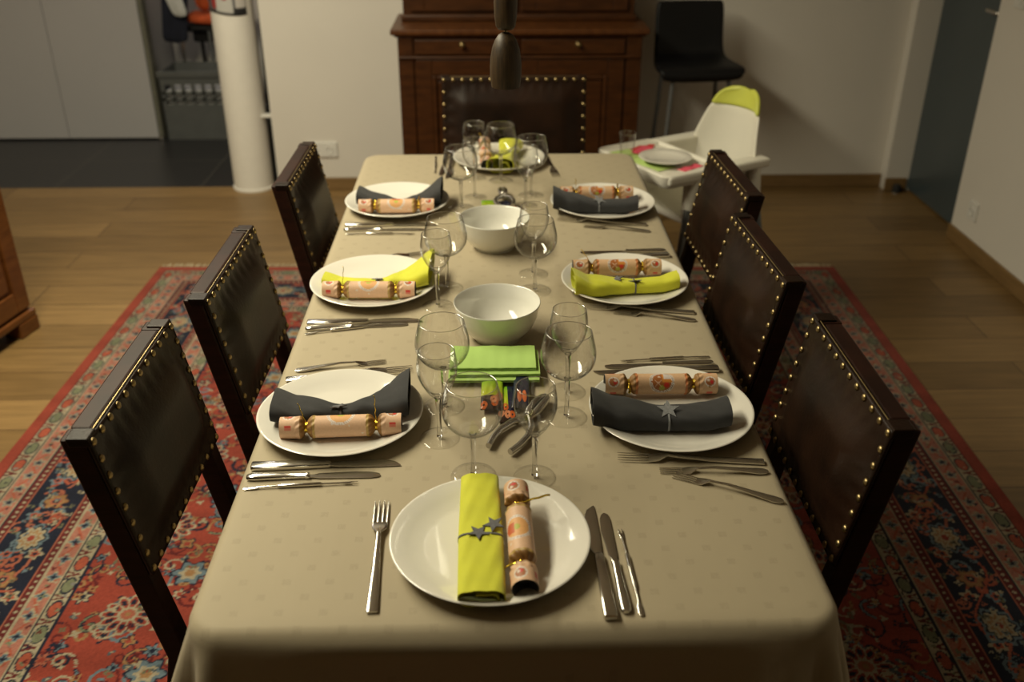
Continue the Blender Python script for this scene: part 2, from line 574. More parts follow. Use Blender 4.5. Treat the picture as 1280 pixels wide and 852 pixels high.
tag(pu, 'small purple knitted thing lying on the orange cushion', 'hat')

# sockets and switch


def socket(name, loc, rz, label, n=1):
    t = thing(name, label, 'socket', loc, rz)
    w_ = 0.082 * n
    MB().box(-w_ / 2, w_ / 2, -0.010, 0, -0.041, 0.041).build('cover_plate', M['socket'], t, bevel=0.003)
    for k in range(n):
        cx = (k - (n - 1) / 2) * 0.082
        ring = MB()
        ring.rings([[(cx + r * math.cos(2 * PI * j / 24), y, r * math.sin(2 * PI * j / 24)) for j in range(24)] for r, y in ((0.024, -0.0102), (0.022, -0.0135), (0.0195, -0.0135), (0.019, -0.0104))], False, True)
        ring.build('insert', M['socket'], t, smooth=True)
        pp = MB()
        for s_ in (-1, 1):
            pp.rings([[(cx + s_ * 0.009 + r * math.cos(2 * PI * j / 12), y, r * math.sin(2 * PI * j / 12)) for j in range(12)] for r, y in ((0.003, -0.0103), (0.003, -0.0112))])
        pp.build('pin_hole', M['hole'], t)
    return t


socket('wall_socket', (-0.905, BY - 0.0005, 0.225), 0, 'white double socket low on the wall left of the buffet', 2)
socket('wall_socket', (RX - 0.0005, 4.105, 0.195), R(-90), 'single white socket low on the right wall near the dark door', 1)
sw = thing('light_switch', 'small white switch at the upper right edge of the photo', 'switch', (RX - 0.0005, 4.12, 1.115), R(-90))
MB().box(-0.04, 0.04, -0.010, 0, -0.04, 0.04).build('cover_plate', M['socket'], sw, bevel=0.003)
MB().box(-0.025, 0.025, -0.014, -0.010, -0.025, 0.025).build('rocker', M['socket'], sw, bevel=0.002)

# ------------------------------------------------------------------ buffet


def frame_mb(x0, x1, z0, z1, wd, y0, y1):
    return MB().box(x0, x0 + wd, y0, y1, z0, z1).box(x1 - wd, x1, y0, y1, z0, z1).box(x0 + wd, x1 - wd, y0, y1, z0, z0 + wd).box(x0 + wd, x1 - wd, y0, y1, z1 - wd, z1)


bf = thing('buffet', 'large dark walnut buffet cabinet with brass drawer knobs against the back wall', 'buffet', (0.14, 4.60, 0))
HW = 0.57
MB().box(-HW, HW, 0.0, 0.43, 0.09, 0.885).build('body', M['buffet_wood'], bf, bevel=0.004)
MB().box(-HW - 0.02, HW + 0.02, -0.02, 0.43, 0.0, 0.09).build('plinth', M['buffet_wood'], bf, bevel=0.01)
MB().box(-HW - 0.03, HW + 0.03, -0.035, 0.44, 0.897, 0.922).box(-HW - 0.015, HW + 0.015, -0.018, 0.43, 0.885, 0.897).build('worktop', M['buffet_top'], bf, bevel=0.008, segs=3)
for s_ in (-1, 1):
    MB().box(s_ * (HW - 0.035) - 0.035, s_ * (HW - 0.035) + 0.035, -0.010, 0.002, 0.09, 0.885).build('corner_post', M['buffet_wood'], bf, bevel=0.003)
    xa, xb = (-0.49, -0.008) if s_ < 0 else (0.008, 0.49)
    dr = MB().box(xa, xb, -0.014, 0.002, 0.805, 0.875).build('drawer', M['buffet_wood'], bf, bevel=0.005)
    cx = s_ * 0.27
    kn = MB().rings([[(cx + r * math.cos(2 * PI * j / 20), y, 0.852 + r * math.sin(2 * PI * j / 20)) for j in range(20)] for r, y in ((0.015, -0.014), (0.015, -0.017), (0.005, -0.019), (0.006, -0.027), (0.013, -0.031), (0.013, -0.037), (0.007, -0.041), (0.001, -0.042))])
    kn.build('knob', M['brass'], dr, smooth='all')
    dd = frame_mb(xa, xb, 0.12, 0.785, 0.075, -0.014, 0.002).build('door', M['buffet_wood'], bf, bevel=0.004)
    frame_mb(xa + 0.075, xb - 0.075, 0.195, 0.71, 0.022, -0.019, -0.002).build('moulding', M['buffet_wood'], dd, bevel=0.007, segs=3)
    MB().box(xa + 0.10, xb - 0.10, -0.010, 0.001, 0.22, 0.685).build('panel', M['buffet_wood'], dd, bevel=0.008)
MB().box(-HW, HW, -0.022, 0.0, 0.788, 0.800).build('rail_moulding', M['buffet_wood'], bf, bevel=0.005)
up = MB().box(-HW + 0.015, HW - 0.015, 0.20, 0.43, 0.922, 2.0).build('hutch', M['buffet_wood'], bf, bevel=0.004)
MB().box(-HW + 0.005, HW - 0.005, 0.18, 0.21, 0.922, 0.955).build('hutch_base_moulding', M['buffet_wood'], bf, bevel=0.008)
for s_ in (-1, 1):
    xa, xb = (-0.52, -0.01) if s_ < 0 else (0.01, 0.52)
    dd = frame_mb(xa, xb, 0.97, 1.95, 0.07, 0.184, 0.20).build('door', M['buffet_wood'], bf, bevel=0.004)
    MB().box(xa + 0.075, xb - 0.075, 0.194, 0.201, 1.045, 1.875).build('panel', M['buffet_top'], dd, bevel=0.004)

# side cabinet, left edge
sc = thing('side_cabinet', 'reddish brown panelled wooden cabinet cut off by the left edge of the photo', 'cabinet', (-1.80, 3.40, 0), R(-12))
# local: front faces +x, runs towards -y
MB().box(-0.45, 0.0, -1.20, -0.005, 0.085, 1.15).build('body', M['side_wood'], sc, bevel=0.004)
for ya, yb in ((-1.19, -0.60), (-0.595, -0.005)):
    f_ = MB().box(0, 0.014, ya, ya + 0.07, 0.10, 1.13).box(0, 0.014, yb - 0.07, yb, 0.10, 1.13).box(0, 0.014, ya + 0.07, yb - 0.07, 0.10, 0.18).box(0, 0.014, ya + 0.07, yb - 0.07, 1.05, 1.13).build('door', M['side_wood'], sc, bevel=0.004)
    MB().box(0, 0.008, ya + 0.085, yb - 0.085, 0.195, 1.035).build('panel', M['side_wood'], f_, bevel=0.008)
MB().box(-0.46, 0.022, -1.21, 0.008, 0.06, 0.088).build('plinth_moulding', M['side_wood'], sc, bevel=0.006)
for fx, fy in ((-0.055, -0.10), (-0.055, -1.19), (-0.44, -0.10), (-0.44, -1.19)):
    MB().box(fx, fx + 0.078, fy, fy + 0.11, 0.0, 0.06).build('foot', M['side_wood'], sc, bevel=0.006)

# ------------------------------------------------------------------ rug
RW, RL, RT = 3.0, 3.46, 0.010
res = 0.004
nx, ny = int(RW / res), int(RL / res)
gx = (np.arange(nx + 1) * res)[None, :] * np.ones((ny + 1, 1))
gy = (np.arange(ny + 1) * res)[:, None] * np.ones((1, nx + 1))
img = np.zeros((ny + 1, nx + 1, 3), dtype=np.float32)
RED = (0.33, 0.040, 0.018); ORED = (0.42, 0.075, 0.03); NAVY = (0.012, 0.016, 0.036); CREAM = (0.40, 0.33, 0.21)
PINK = (0.42, 0.15, 0.10); SAGE = (0.19, 0.20, 0.11); BLUE = (0.13, 0.19, 0.23); GOLD = (0.36, 0.18, 0.06)
SALM = (0.42, 0.11, 0.055); MAR = (0.14, 0.012, 0.012); GREY = (0.22, 0.21, 0.19)
rng = np.random.default_rng(7)
# distance to nearest border: left, right, far end, near end
dl, dr_, df, dn = gx, RW - gx, RL - gy, gy + 0.0
d_ = np.minimum(np.minimum(dl, dr_), np.minimum(df, dn))
along = np.where(np.minimum(dl, dr_) <= np.minimum(df, dn), gy, gx)
img[:] = RED


def setc(mask, c_):
    img[mask] = c_


def band(a, b, c_):
    mm = (d_ >= a) & (d_ < b)
    setc(mm, c_)
    return mm


band(0, 0.038, (0.34, 0.042, 0.018))
band(0.038, 0.042, MAR)
mb_ = band(0.042, 0.086, CREAM)
ph = (along / 0.09) % 2.0
cell = along % 0.09 - 0.045
dc = d_ - 0.064
el = (cell / 0.028) ** 2 + (dc / 0.016) ** 2
setc(mb_ & (el < 1.45), NAVY); setc(mb_ & (el < 1.0) & (ph < 1), SAGE); setc(mb_ & (el < 1.0) & (ph >= 1), ORED)
setc(mb_ & (np.abs(np.abs(cell) - 0.042 - dc * 0.3) < 0.0035), MAR)
band(0.086, 0.090, NAVY); band(0.090, 0.095, CREAM)
mp_ = band(0.095, 0.142, PINK)
cell = along % 0.066 - 0.033
dc = d_ - 0.1185
vine = np.abs(dc - 0.014 * np.sin(along * 2 * PI / 0.132))
setc(mp_ & (vine < 0.003), ORED)
a_ = np.arctan2(dc, cell)
el = np.sqrt(cell ** 2 + dc ** 2) / (0.015 * (1 + 0.25 * np.cos(5 * a_)))
setc(mp_ & (el < 1.15), CREAM); setc(mp_ & (el < 0.9), GREY); setc(mp_ & (el < 0.5), NAVY)
band(0.142, 0.147, CREAM); band(0.147, 0.150, NAVY)
md = band(0.150, 0.176, MAR)
cell = along % 0.022 - 0.011
setc(md & (np.abs(cell) + np.abs(d_ - 0.163) < 0.0065), CREAM)
band(0.176, 0.180, SALM)
mm_ = band(0.180, 0.325, NAVY)
band(0.325, 0.330, SALM)
md = band(0.330, 0.352, MAR)
setc(md & (np.abs(cell) + np.abs(d_ - 0.341) < 0.006), CREAM)
band(0.352, 0.358, CREAM)
mp_ = band(0.358, 0.402, PINK)
cell = along % 0.07 - 0.035
dc = d_ - 0.380
a_ = np.arctan2(dc, cell)
el = np.sqrt(cell ** 2 + dc ** 2) / (0.014 * (1 + 0.3 * np.cos(4 * a_)))
setc(mp_ & (np.abs(dc - 0.014 * np.sin(along * 2 * PI / 0.14)) < 0.0028), ORED)
setc(mp_ & (el < 1.2), CREAM); setc(mp_ & (el < 0.9), BLUE); setc(mp_ & (el < 0.5), NAVY)
band(0.402, 0.407, CREAM); band(0.407, 0.412, NAVY)
mb_ = band(0.412, 0.452, CREAM)
cell = along % 0.085 - 0.0425
ph = (along / 0.085) % 2.0
dc = d_ - 0.432
el = (cell / 0.026) ** 2 + (dc / 0.014) ** 2
setc(mb_ & (el < 1.5), NAVY); setc(mb_ & (el < 1.0) & (ph < 1), SAGE); setc(mb_ & (el < 1.0) & (ph >= 1), ORED)
setc(mb_ & (np.abs(np.abs(cell) - 0.04 - dc * 0.3) < 0.003), MAR)
band(0.452, 0.457, NAVY)
field = d_ >= 0.457


def local_win(cx, cy, r):
    i0, i1 = max(0, int((cx - r) / res)), min(nx, int((cx + r) / res) + 1)
    j0, j1 = max(0, int((cy - r) / res)), min(ny, int((cy + r) / res) + 1)
    return slice(j0, j1), slice(i0, i1)


def rosette(cx, cy, r, n, cols, mask, sx=1.0, sy=1.0, ph0=0.0):
    sl = local_win(cx, cy, r * 1.6 * max(sx, sy))
    X_, Y_ = (gx[sl] - cx) / sx, (gy[sl] - cy) / sy
    rr, aa = np.sqrt(X_ ** 2 + Y_ ** 2), np.arctan2(Y_, X_) + ph0
    sub = img[sl]; mk = mask[sl]
    for k, (fr, lob, c_) in enumerate(cols):
        sub[mk & (rr < r * fr * (1 + lob * np.cos(n * aa)))] = c_


def petals(cx, cy, r, n, mask, outer, mid, inner, core):
    sl = local_win(cx, cy, r * 1.3)
    X_, Y_ = gx[sl] - cx, gy[sl] - cy
    sub = img[sl]; mk = mask[sl]
    rr = np.sqrt(X_ ** 2 + Y_ ** 2)
    sub[mk & (rr < r * 0.95)] = (0.10, 0.11, 0.13)
    for k in range(n):
        a = 2 * PI * k / n
        u = X_ * math.cos(a) + Y_ * math.sin(a); t = -X_ * math.sin(a) + Y_ * math.cos(a)
        for s_, c_ in ((1.0, outer), (0.72, mid), (0.42, inner)):
            sub[mk & (((u - r * 0.66) / (r * 0.40 * s_)) ** 2 + (t / (r * 0.20 * s_)) ** 2 < 1)] = c_
    sub[mk & (rr < r * 0.34)] = outer
    sub[mk & (rr < r * 0.27)] = core
    sub[mk & (rr < r * 0.12)] = GOLD


def stroke(pts, wd, c_, mask, edge=None):
    for (x, y) in pts:
        for w2, cc in (((wd * 1.5, edge),) if edge else ()) + ((wd, c_),):
            sl = local_win(x, y, w2 + res)
            mk = mask[sl] & ((gx[sl] - x) ** 2 + (gy[sl] - y) ** 2 < w2 ** 2)
            img[sl][mk] = cc


def curl(x, y, a, r, turn, c_, wd, mask, n=26, edge=None):
    pts = []
    for k in range(n):
        t = k / (n - 1)
        step = r * 0.16 * (1 - 0.5 * t)
        a += turn * (0.08 + 0.34 * t)
        x += math.cos(a) * step; y += math.sin(a) * step
        pts.append((x, y))
    if edge:
        stroke(pts, wd * 1.5, edge, mask)
    stroke(pts, wd, c_, mask)
    return pts[-1]


# main navy border: vines, palmettes, rosettes along the four sides
def border_pt(s_, off, side):
    if side == 0: return (off, s_)
    if side == 1: return (RW - off, s_)
    if side == 2: return (s_, RL - off)
    return (s_, off)


for side in range(4):
    L_ = RL if side < 2 else RW
    pts = [border_pt(0.2 + t * 0.004, 0.2525 + 0.038 * math.sin(t * 0.004 * 2 * PI / 0.40), side) for t in range(int((L_ - 0.4) / 0.004))]
    stroke(pts, 0.0045, SALM, mm_)
    pts = [border_pt(0.2 + t * 0.004, 0.2525 - 0.050 * math.sin(t * 0.004 * 2 * PI / 0.40 + 0.6), side) for t in range(int((L_ - 0.4) / 0.004))]
    stroke(pts, 0.0035, ORED, mm_)
    k = 0
    s_ = 0.27
    while s_ < L_ - 0.2:
        cx, cy = border_pt(s_, 0.2525, side)
        for q in range(5):
            a = rng.uniform(0, 2 * PI)
            qx, qy = border_pt(s_ + rng.uniform(-0.09, 0.09), 0.2525 + rng.uniform(-0.05, 0.05), side)
            curl(qx, qy, a, 0.035, rng.choice([-1, 1]), [SALM, ORED, BLUE][q % 3], 0.0042, mm_)
        sx, sy = (1, 1.35) if side < 2 else (1.35, 1)
        if k % 2 == 0:
            rosette(cx, cy, 0.044, 9, [(1.0, 0.10, BLUE), (0.86, 0.12, NAVY), (0.74, 0.14, CREAM), (0.52, 0.2, GOLD), (0.36, 0.2, CREAM), (0.2, 0, RED)], mm_, sx, sy)
        else:
            rosette(cx, cy, 0.030, 6, [(1.05, 0.16, (0.25, 0.1, 0.03)), (0.92, 0.16, GOLD), (0.55, 0.1, SALM), (0.35, 0.1, NAVY), (0.15, 0, CREAM)], mm_)
        for off in (-0.05, 0.05):
            cx2, cy2 = border_pt(s_ + 0.10, 0.2525 + off * rng.uniform(0.6, 1.0), side)
            rosette(cx2, cy2, 0.020, 5, [(1.0, 0.25, CREAM if off > 0 else BLUE), (0.6, 0.2, ORED), (0.3, 0, NAVY)], mm_, 1, 1, rng.uniform(0, 6))
        s_ += 0.165; k += 1
# field: curls, blossoms, big petalled rosettes (placed on jittered grid)
for gy0 in np.arange(0.5, RL - 0.45, 0.078):
    for gx0 in np.arange(0.5, RW - 0.45, 0.078):
        if 0.95 < gx0 < 2.05 and gy0 > 0.6 and gy0 < 2.9 and rng.uniform() < 0.75:
            continue            # hidden under the table
        x, y = gx0 + rng.uniform(-0.03, 0.03), gy0 + rng.uniform(-0.03, 0.03)
        t = rng.uniform()
        a = rng.uniform(0, 2 * PI)
        curl(x, y, a, 0.042, rng.choice([-1, 1]), [BLUE, GOLD, SAGE, NAVY, MAR, BLUE][rng.integers(6)], 0.0046 if t < 0.5 else 0.0035, field, edge=None if t < 0.5 else NAVY)
        curl(x, y, a + 2.4, 0.045, rng.choice([-1, 1]), [MAR, NAVY, GOLD, CREAM][rng.integers(4)], 0.0035, field)
        if t < 0.55:
            rosette(x, y, rng.uniform(0.010, 0.019), int(rng.integers(4, 7)), [(1.2, 0.3, NAVY), (0.95, 0.3, [CREAM, BLUE, SALM, GOLD][rng.integers(4)]), (0.5, 0.2, [RED, NAVY, GOLD][rng.integers(3)])], field, 1, 1, a)
for gy0 in np.arange(0.62, RL - 0.5, 0.34):
    for k, gx0 in enumerate((0.62, 0.88, 2.12, 2.38)):
        y = gy0 + (0.17 if k % 2 else 0)
        petals(gx0, y, 0.066, 12, field, CREAM, RED, NAVY, SALM)
        rosette(gx0 + 0.12 * (1 if k < 2 else -1) * 0.9, y + 0.15, 0.04, 6, [(1.1, 0.2, NAVY), (0.95, 0.2, BLUE), (0.6, 0.2, CREAM), (0.35, 0.1, GOLD)], field)
# small leaves and buds scattered between the large motifs
for _ in range(2600):
    x, y = rng.uniform(0.47, RW - 0.47), rng.uniform(0.47, RL - 0.47)
    if 1.0 < x < 2.0 and 0.7 < y < 2.8:
        continue
    q = rng.integers(6)
    c_ = [NAVY, (0.07, 0.10, 0.12), MAR, (0.16, 0.15, 0.08), CREAM, GOLD][q]
    rosette(x, y, rng.uniform(0.005, 0.011), int(rng.integers(2, 5)), [(1.0, 0.45, c_), (0.4, 0.2, [RED, CREAM, MAR][q % 3])], field, 1, 1, rng.uniform(0, 6))
for _ in range(1500):
    side = int(rng.integers(4)); L_ = RL if side < 2 else RW
    x, y = border_pt(rng.uniform(0.2, L_ - 0.2), 0.2525 + rng.uniform(-0.068, 0.068), side)
    q = rng.integers(5)
    rosette(x, y, rng.uniform(0.004, 0.009), int(rng.integers(2, 5)), [(1.0, 0.45, [SALM, BLUE, NAVY, CREAM, (0.16, 0.15, 0.08)][q]), (0.4, 0.2, NAVY)], mm_, 1, 1, rng.uniform(0, 6))
for _ in range(2600):
    side = int(rng.integers(4)); L_ = RL if side < 2 else RW
    x, y = border_pt(rng.uniform(0.1, L_ - 0.1), rng.choice([0.064, 0.1185, 0.380, 0.432]) + rng.uniform(-0.018, 0.018), side)
    rosette(x, y, rng.uniform(0.003, 0.006), 3, [(1.0, 0.4, [MAR, GREY, SAGE, CREAM, NAVY][int(rng.integers(5))])], (d_ > 0.044) & (d_ < 0.45) & ~mm_, 1, 1, rng.uniform(0, 6))
# worn, muted dyes
lum = img.mean(-1, keepdims=True)
img = (img * 0.86 + lum * 0.14) * 0.72
# wool: every knot a little different, slow dye changes across the rows
img *= (1 + 0.30 * (rng.random(img.shape[:2])[..., None] - 0.5)).astype(np.float32)
img *= (1 + 0.10 * np.sin(gy * 37 + 2 * np.sin(gy * 11)))[..., None].astype(np.float32)
zed = np.full_like(gx, RT)
V = np.stack([gx - RW / 2, gy - RL, zed], -1).reshape(-1, 3).astype(np.float32)
idx = np.arange((nx + 1) * (ny + 1)).reshape(ny + 1, nx + 1)
F = np.stack([idx[:-1, :-1], idx[:-1, 1:], idx[1:, 1:], idx[1:, :-1]], -1).reshape(-1, 4)
# underside and edge
base_n = len(V)
rim = [(-RW / 2, -RL, 0.0005), (RW / 2, -RL, 0.0005), (RW / 2, 0, 0.0005), (-RW / 2, 0, 0.0005)]
V2 = np.vstack([V, np.array(rim + [(x, y, RT) for x, y, z in rim], dtype=np.float32)])
side_f = [(0, 1, 5, 4), (1, 2, 6, 5), (2, 3, 7, 6), (3, 0, 4, 7), (3, 2, 1, 0)]
F2 = np.vstack([F, np.array(side_f) + base_n])
me = bpy.data.meshes.new('rug')
me.vertices.add(len(V2)); me.vertices.foreach_set('co', V2.ravel())
me.loops.add(F2.size); me.loops.foreach_set('vertex_index', F2.ravel().astype(np.int32))
me.polygons.add(len(F2)); me.polygons.foreach_set('loop_start', np.arange(0, F2.size, 4, dtype=np.int32))
me.update(calc_edges=True)
ca = me.color_attributes.new('Col', 'FLOAT_COLOR', 'POINT')
colr = np.ones((len(V2), 4), dtype=np.float32)
colr[:base_n, :3] = img.reshape(-1, 3)
colr[base_n:, :3] = (0.3, 0.03, 0.015)
ca.data.foreach_set('color', colr.ravel())
me.materials.append(M['painted_rug'])
rug = thing('oriental_rug', 'red and navy patterned oriental rug lying under the dining table', 'rug', (0.02, 3.94, 0), R(-1.2))
rp = bpy.data.objects.new('pile', me); col.objects.link(rp); rp.parent = rug
fb = MB()
for k in range(520):
    x = -RW / 2 + 0.01 + (RW - 0.02) * k / 519
    L_ = random.uniform(0.035, 0.055); dx = random.uniform(-0.012, 0.012)
    fb.tube([(x, -0.003, 0.006), (x + dx * 0.5, L_ * 0.5, 0.006), (x + dx, L_, 0.003)], 0.0016, 4)
fr_ = fb.build('fringe', M['fringe'], rug); fr_['kind'] = 'stuff'

# ------------------------------------------------------------------ dining table and cloth
TX, TY0, TY1, TZ = 0.027, 0.985, 3.175, 0.75
THW = 0.436
tb = thing('dining_table', 'long wooden dining table hidden under the beige tablecloth', 'table', (TX, (TY0 + TY1) / 2, 0))
hl = (TY1 - TY0) / 2
MB().box(-THW, THW, -hl, hl, 0.712, 0.744).build('tabletop', M['chair_wood'], tb, bevel=0.006)
MB().box(-THW + 0.06, THW - 0.06, -hl + 0.06, hl - 0.06, 0.64, 0.712).build('apron', M['chair_wood'], tb)
for sx in (-1, 1):
    for sy in (-1, 1):
        x, y = sx * 0.05, sy * 0.82
        MB().box(x - 0.035, x + 0.035, y - 0.04, y + 0.04, 0.0105, 0.64).build('leg', M['chair_wood'], tb, bevel=0.005)
# cloth: rings around a rounded rectangle, rolled edge, drop with corner folds
rc = 0.035


def perimeter(n_side=60, n_end=34, n_c=12):
    pts = []
    cs = [(THW - rc, hl - rc, 0), (-(THW - rc), hl - rc, 90), (-(THW - rc), -(hl - rc), 180), (THW - rc, -(hl - rc), 270)]
    for q in range(4):
        cx, cy, a0 = cs[q]
        for k in range(n_c + 1):
            a = R(a0 + 90 * k / n_c)
            pts.append(((cx + rc * math.cos(a), cy + rc * math.sin(a)), (math.cos(a), math.sin(a)), abs(k / n_c - 0.5) * 0))
        nx_, ny_, _ = cs[(q + 1) % 4]
        n_ = n_end if q in (0, 2) else n_side
        a = R(a0 + 90)
        for k in range(1, n_):
            t = k / n_
            p0 = (cx + rc * math.cos(a), cy + rc * math.sin(a))
            p1 = (nx_ + rc * math.cos(a), ny_ + rc * math.sin(a))
            pts.append(((p0[0] + (p1[0] - p0[0]) * t, p0[1] + (p1[1] - p0[1]) * t), (math.cos(a), math.sin(a)), 0))
    return pts


per = perimeter()
cloth = MB()
NP = len(per)


def corner_w(p):
    dx = THW - abs(p[0]); dy = hl - abs(p[1])
    return math.exp(-(max(dx, 0) + max(dy, 0)) / 0.10)


levels = [(-0.10, 0, 0)]
rings_ = []
# top inner rings shrink to centre line
for sc_ in (0.5, 0.8, 0.95):
    rings_.append([(p[0] * sc_ if True else 0, p[1] * (1 - (1 - sc_) * 0.4), TZ) for p, n_, _ in per])
RR = 0.016
prof = [(0.0, 0.0), (0.006, -0.001), (0.012, -0.0045), (0.017, -0.011), (0.019, -0.02), (0.020, -0.035), (0.021, -0.06), (0.022, -0.09), (0.023, -0.12), (0.024, -0.15), (0.024, -0.18), (0.024, -0.20)]
for k, (dn_, dz) in enumerate(prof):
    ring = []
    for i, (p, n_, _) in enumerate(per):
        cw = corner_w(p)
        depth_ = max(0, -dz - 0.02)
        s_ = p[0] * 9 + p[1] * 7
        fold = 0.012 * math.sin(s_ * 2.2) * depth_ / 0.18
        front = 1 if (p[1] < -hl + 0.02) else 0
        side_ = 1 if abs(n_[0]) > 0.7 else 0
        out = dn_ + fold + cw * depth_ * 0.28 + (cw * 0.02 * math.sin(i * 0.9) * depth_ / 0.1)
        if front and cw < 0.5:
            out += -0.06 * depth_ / 0.2 * (1 - cw * 2)
        zz = TZ + dz
        if front:
            # heavier roll and sag along the near edge
            out += 0.010 * min(1, -dz / 0.02) * (1 - cw)
            zz -= 0.004 * (1 - cw) * min(1, -dz / 0.012)
        ring.append((p[0] + n_[0] * out, p[1] + n_[1] * out, zz))
    rings_.append(ring)
cloth.rings(rings_, True, False)
ct = cloth.build('tablecloth', M['cloth'], None, smooth='all')
ct.location = (TX, (TY0 + TY1) / 2, 0)
sm = ct.modifiers.new('thickness', 'SOLIDIFY'); sm.thickness = 0.0012; sm.offset = -1
tag(ct, 'beige damask tablecloth with small squares covering the long dining table', 'tablecloth')

# ------------------------------------------------------------------ dining chairs
nail_mb = MB()
nr = []
for k in range(5):
    a = k / 4 * PI / 2
    nr.append([(0.0071 * math.cos(a) * math.cos(2 * PI * j / 14) if k < 4 else 0.0002 * math.cos(2 * PI * j / 14), 0.005 * math.sin(a), 0.0071 * math.cos(a) * math.sin(2 * PI * j / 14) if k < 4 else 0.0002 * math.sin(2 * PI * j / 14)) for j in range(14)])
nail_mb.rings([list(reversed(r_)) for r_ in nr])
nail0 = nail_mb.build('nail_template', M['brass'], None, smooth='all')
nail_mesh = nail0.data
nail_mesh.name = 'brass_nail'
bpy.data.objects.remove(nail0)


def make_chair(label, W=0.402, ztop=0.905, zbot=0.645, group='leather dining chairs round the table'):
    t = thing('dining_chair', label, 'chair', (0, 0, 0), 0, group)
    by = lambda z: -0.20 * (z - 0.65)
    hw = W / 2
    pw = 0.036
    for s_ in (-1, 1):
        cx = s_ * (hw - pw / 2)
        secs = []
        for z, yc in ((0.0105, -0.065), (0.25, -0.03), (0.46, 0.012), (0.60, by(0.60) - 0.026), (ztop, by(ztop) - 0.026)):
            secs.append([(cx - pw / 2, yc - 0.019, z), (cx + pw / 2, yc - 0.019, z), (cx + pw / 2, yc + 0.019, z), (cx - pw / 2, yc + 0.019, z)])
        MB().rings(secs).build('rear_leg', M['chair_wood'], t, bevel=0.004)
    # back boards between posts
    MB().rings([[(x, by(z) - 0.043 + dy, z) for x, dy in ((-hw + pw + 0.0005, 0), (hw - pw - 0.0005, 0), (hw - pw - 0.0005, 0.034), (-hw + pw + 0.0005, 0.034))] for z in (ztop - 0.05, ztop)]).build('crest_rail', M['chair_wood'], t, bevel=0.004)
    MB().rings([[(x, by(z) - 0.043 + dy, z) for x, dy in ((-hw + pw + 0.0005, 0), (hw - pw - 0.0005, 0), (hw - pw - 0.0005, 0.034), (-hw + pw + 0.0005, 0.034))] for z in (zbot, zbot + 0.05)]).build('lower_rail', M['chair_wood'], t, bevel=0.004)
    # leather sheet
    NX, NZ = 48, 36
    lb = MB()
    nt_, ns_ = max(8, round((W - 0.02) / 0.034)), 8

    def puff(u, v):
        e = min(1 - abs(u), 1) * hw
        g_ = min(1 - abs(v), 1) * (ztop - zbot) / 2
        q = min(1, max(0, (e - 0.016) / 0.075)); r_ = min(1, max(0, (g_ - 0.016) / 0.075))
        q = q * q * (3 - 2 * q); r_ = r_ * r_ * (3 - 2 * r_)
        base_ = 0.020 * q * r_
        # little pleats between the nails
        pl = 0.0012 * math.cos((u + 1) / 2 * nt_ * 2 * PI) * math.exp(-((g_ - 0.030) / 0.014) ** 2) * min(1, q * 3 + 0.1)
        pl += 0.0012 * math.cos((v + 1) / 2 * ns_ * 2 * PI) * math.exp(-((e - 0.030) / 0.014) ** 2) * min(1, r_ * 3 + 0.1)
        return base_ - pl + 0.001
    for j in range(NZ + 1):
        for i in range(NX + 1):
            u, v_ = i / NX * 2 - 1, j / NZ * 2 - 1
            z = zbot + (ztop - zbot) * (v_ + 1) / 2
            lb.v.append((u * hw, by(z) + puff(u, v_), z))
    for j in range(NZ):
        for i in range(NX):
            b = j * (NX + 1) + i
            lb.f.append((b + 1, b, b + NX + 1, b + NX + 2))
    bp = lb.build('backrest', M['leather'], t, smooth='all')
    sd = bp.modifiers.new('thickness', 'SOLIDIFY'); sd.thickness = 0.006; sd.offset = -1
    # leather wrapped over the top of both corners
    for s_ in (-1, 1):
        x0, x1 = sorted((s_ * (hw + 0.0015), s_ * (hw - 0.03)))
        MB().rings([[(x0, by(z) - 0.034, z), (x1, by(z) - 0.034, z), (x1, by(z) + 0.0005, z), (x0, by(z) + 0.0005, z)] for z in (ztop - 0.012, ztop + 0.0035)]).build('corner_wrap', M['leather'], t, bevel=0.002)
    # piping along top
    MB().tube([(-hw + 0.03, by(ztop) - 0.004, ztop + 0.0018), (hw - 0.03, by(ztop) - 0.004, ztop + 0.0018)], 0.0013, 6).build('gold_piping', M['brass'], t)
    # nails
    zz0, zz1 = zbot + 0.008, ztop - 0.008
    pos = []
    for k in range(nt_ + 1):
        x = -hw + 0.009 + (W - 0.018) * k / nt_
        pos += [(x, zz1), (x, zz0)]
    for k in range(1, ns_):
        z = zz0 + (zz1 - zz0) * k / ns_
        pos += [(-hw + 0.009, z), (hw - 0.009, z)]
    for x, z in pos:
        n_ = bpy.data.objects.new('brass_nail', nail_mesh)
        col.objects.link(n_); n_.parent = t
        n_.location = (x, by(z) + 0.0008, z)
        n_.rotation_euler = (R(11), 0, 0)
    # seat
    MB().box(-hw + 0.002, hw - 0.002, 0.035, 0.43, 0.395, 0.445).build('seat_frame', M['chair_wood'], t, bevel=0.004)
    MB().rings([[(x * k_, y0_, z) for x, y0_ in ((-hw, 0.036), (hw, 0.036), (hw, 0.436), (-hw, 0.436))] for k_, z in ((0.99, 0.4455), (1.0, 0.455), (1.0, 0.465), (0.96, 0.478))]).build('seat', M['leather'], t, smooth=True, bevel=0.008)
    for s_ in (-1, 1):
        cx = s_ * (hw - 0.024)
        MB().box(cx - 0.02, cx + 0.02, 0.385, 0.425, 0.0105, 0.395).build('front_leg', M['chair_wood'], t, bevel=0.004)
        MB().box(cx - 0.010, cx + 0.010, -0.012, 0.385, 0.14, 0.17).build('stretcher', M['chair_wood'], t, bevel=0.003)
    MB().box(-hw + 0.05, hw - 0.05, 0.19, 0.21, 0.145, 0.165).build('stretcher', M['chair_wood'], t, bevel=0.003)
    return t


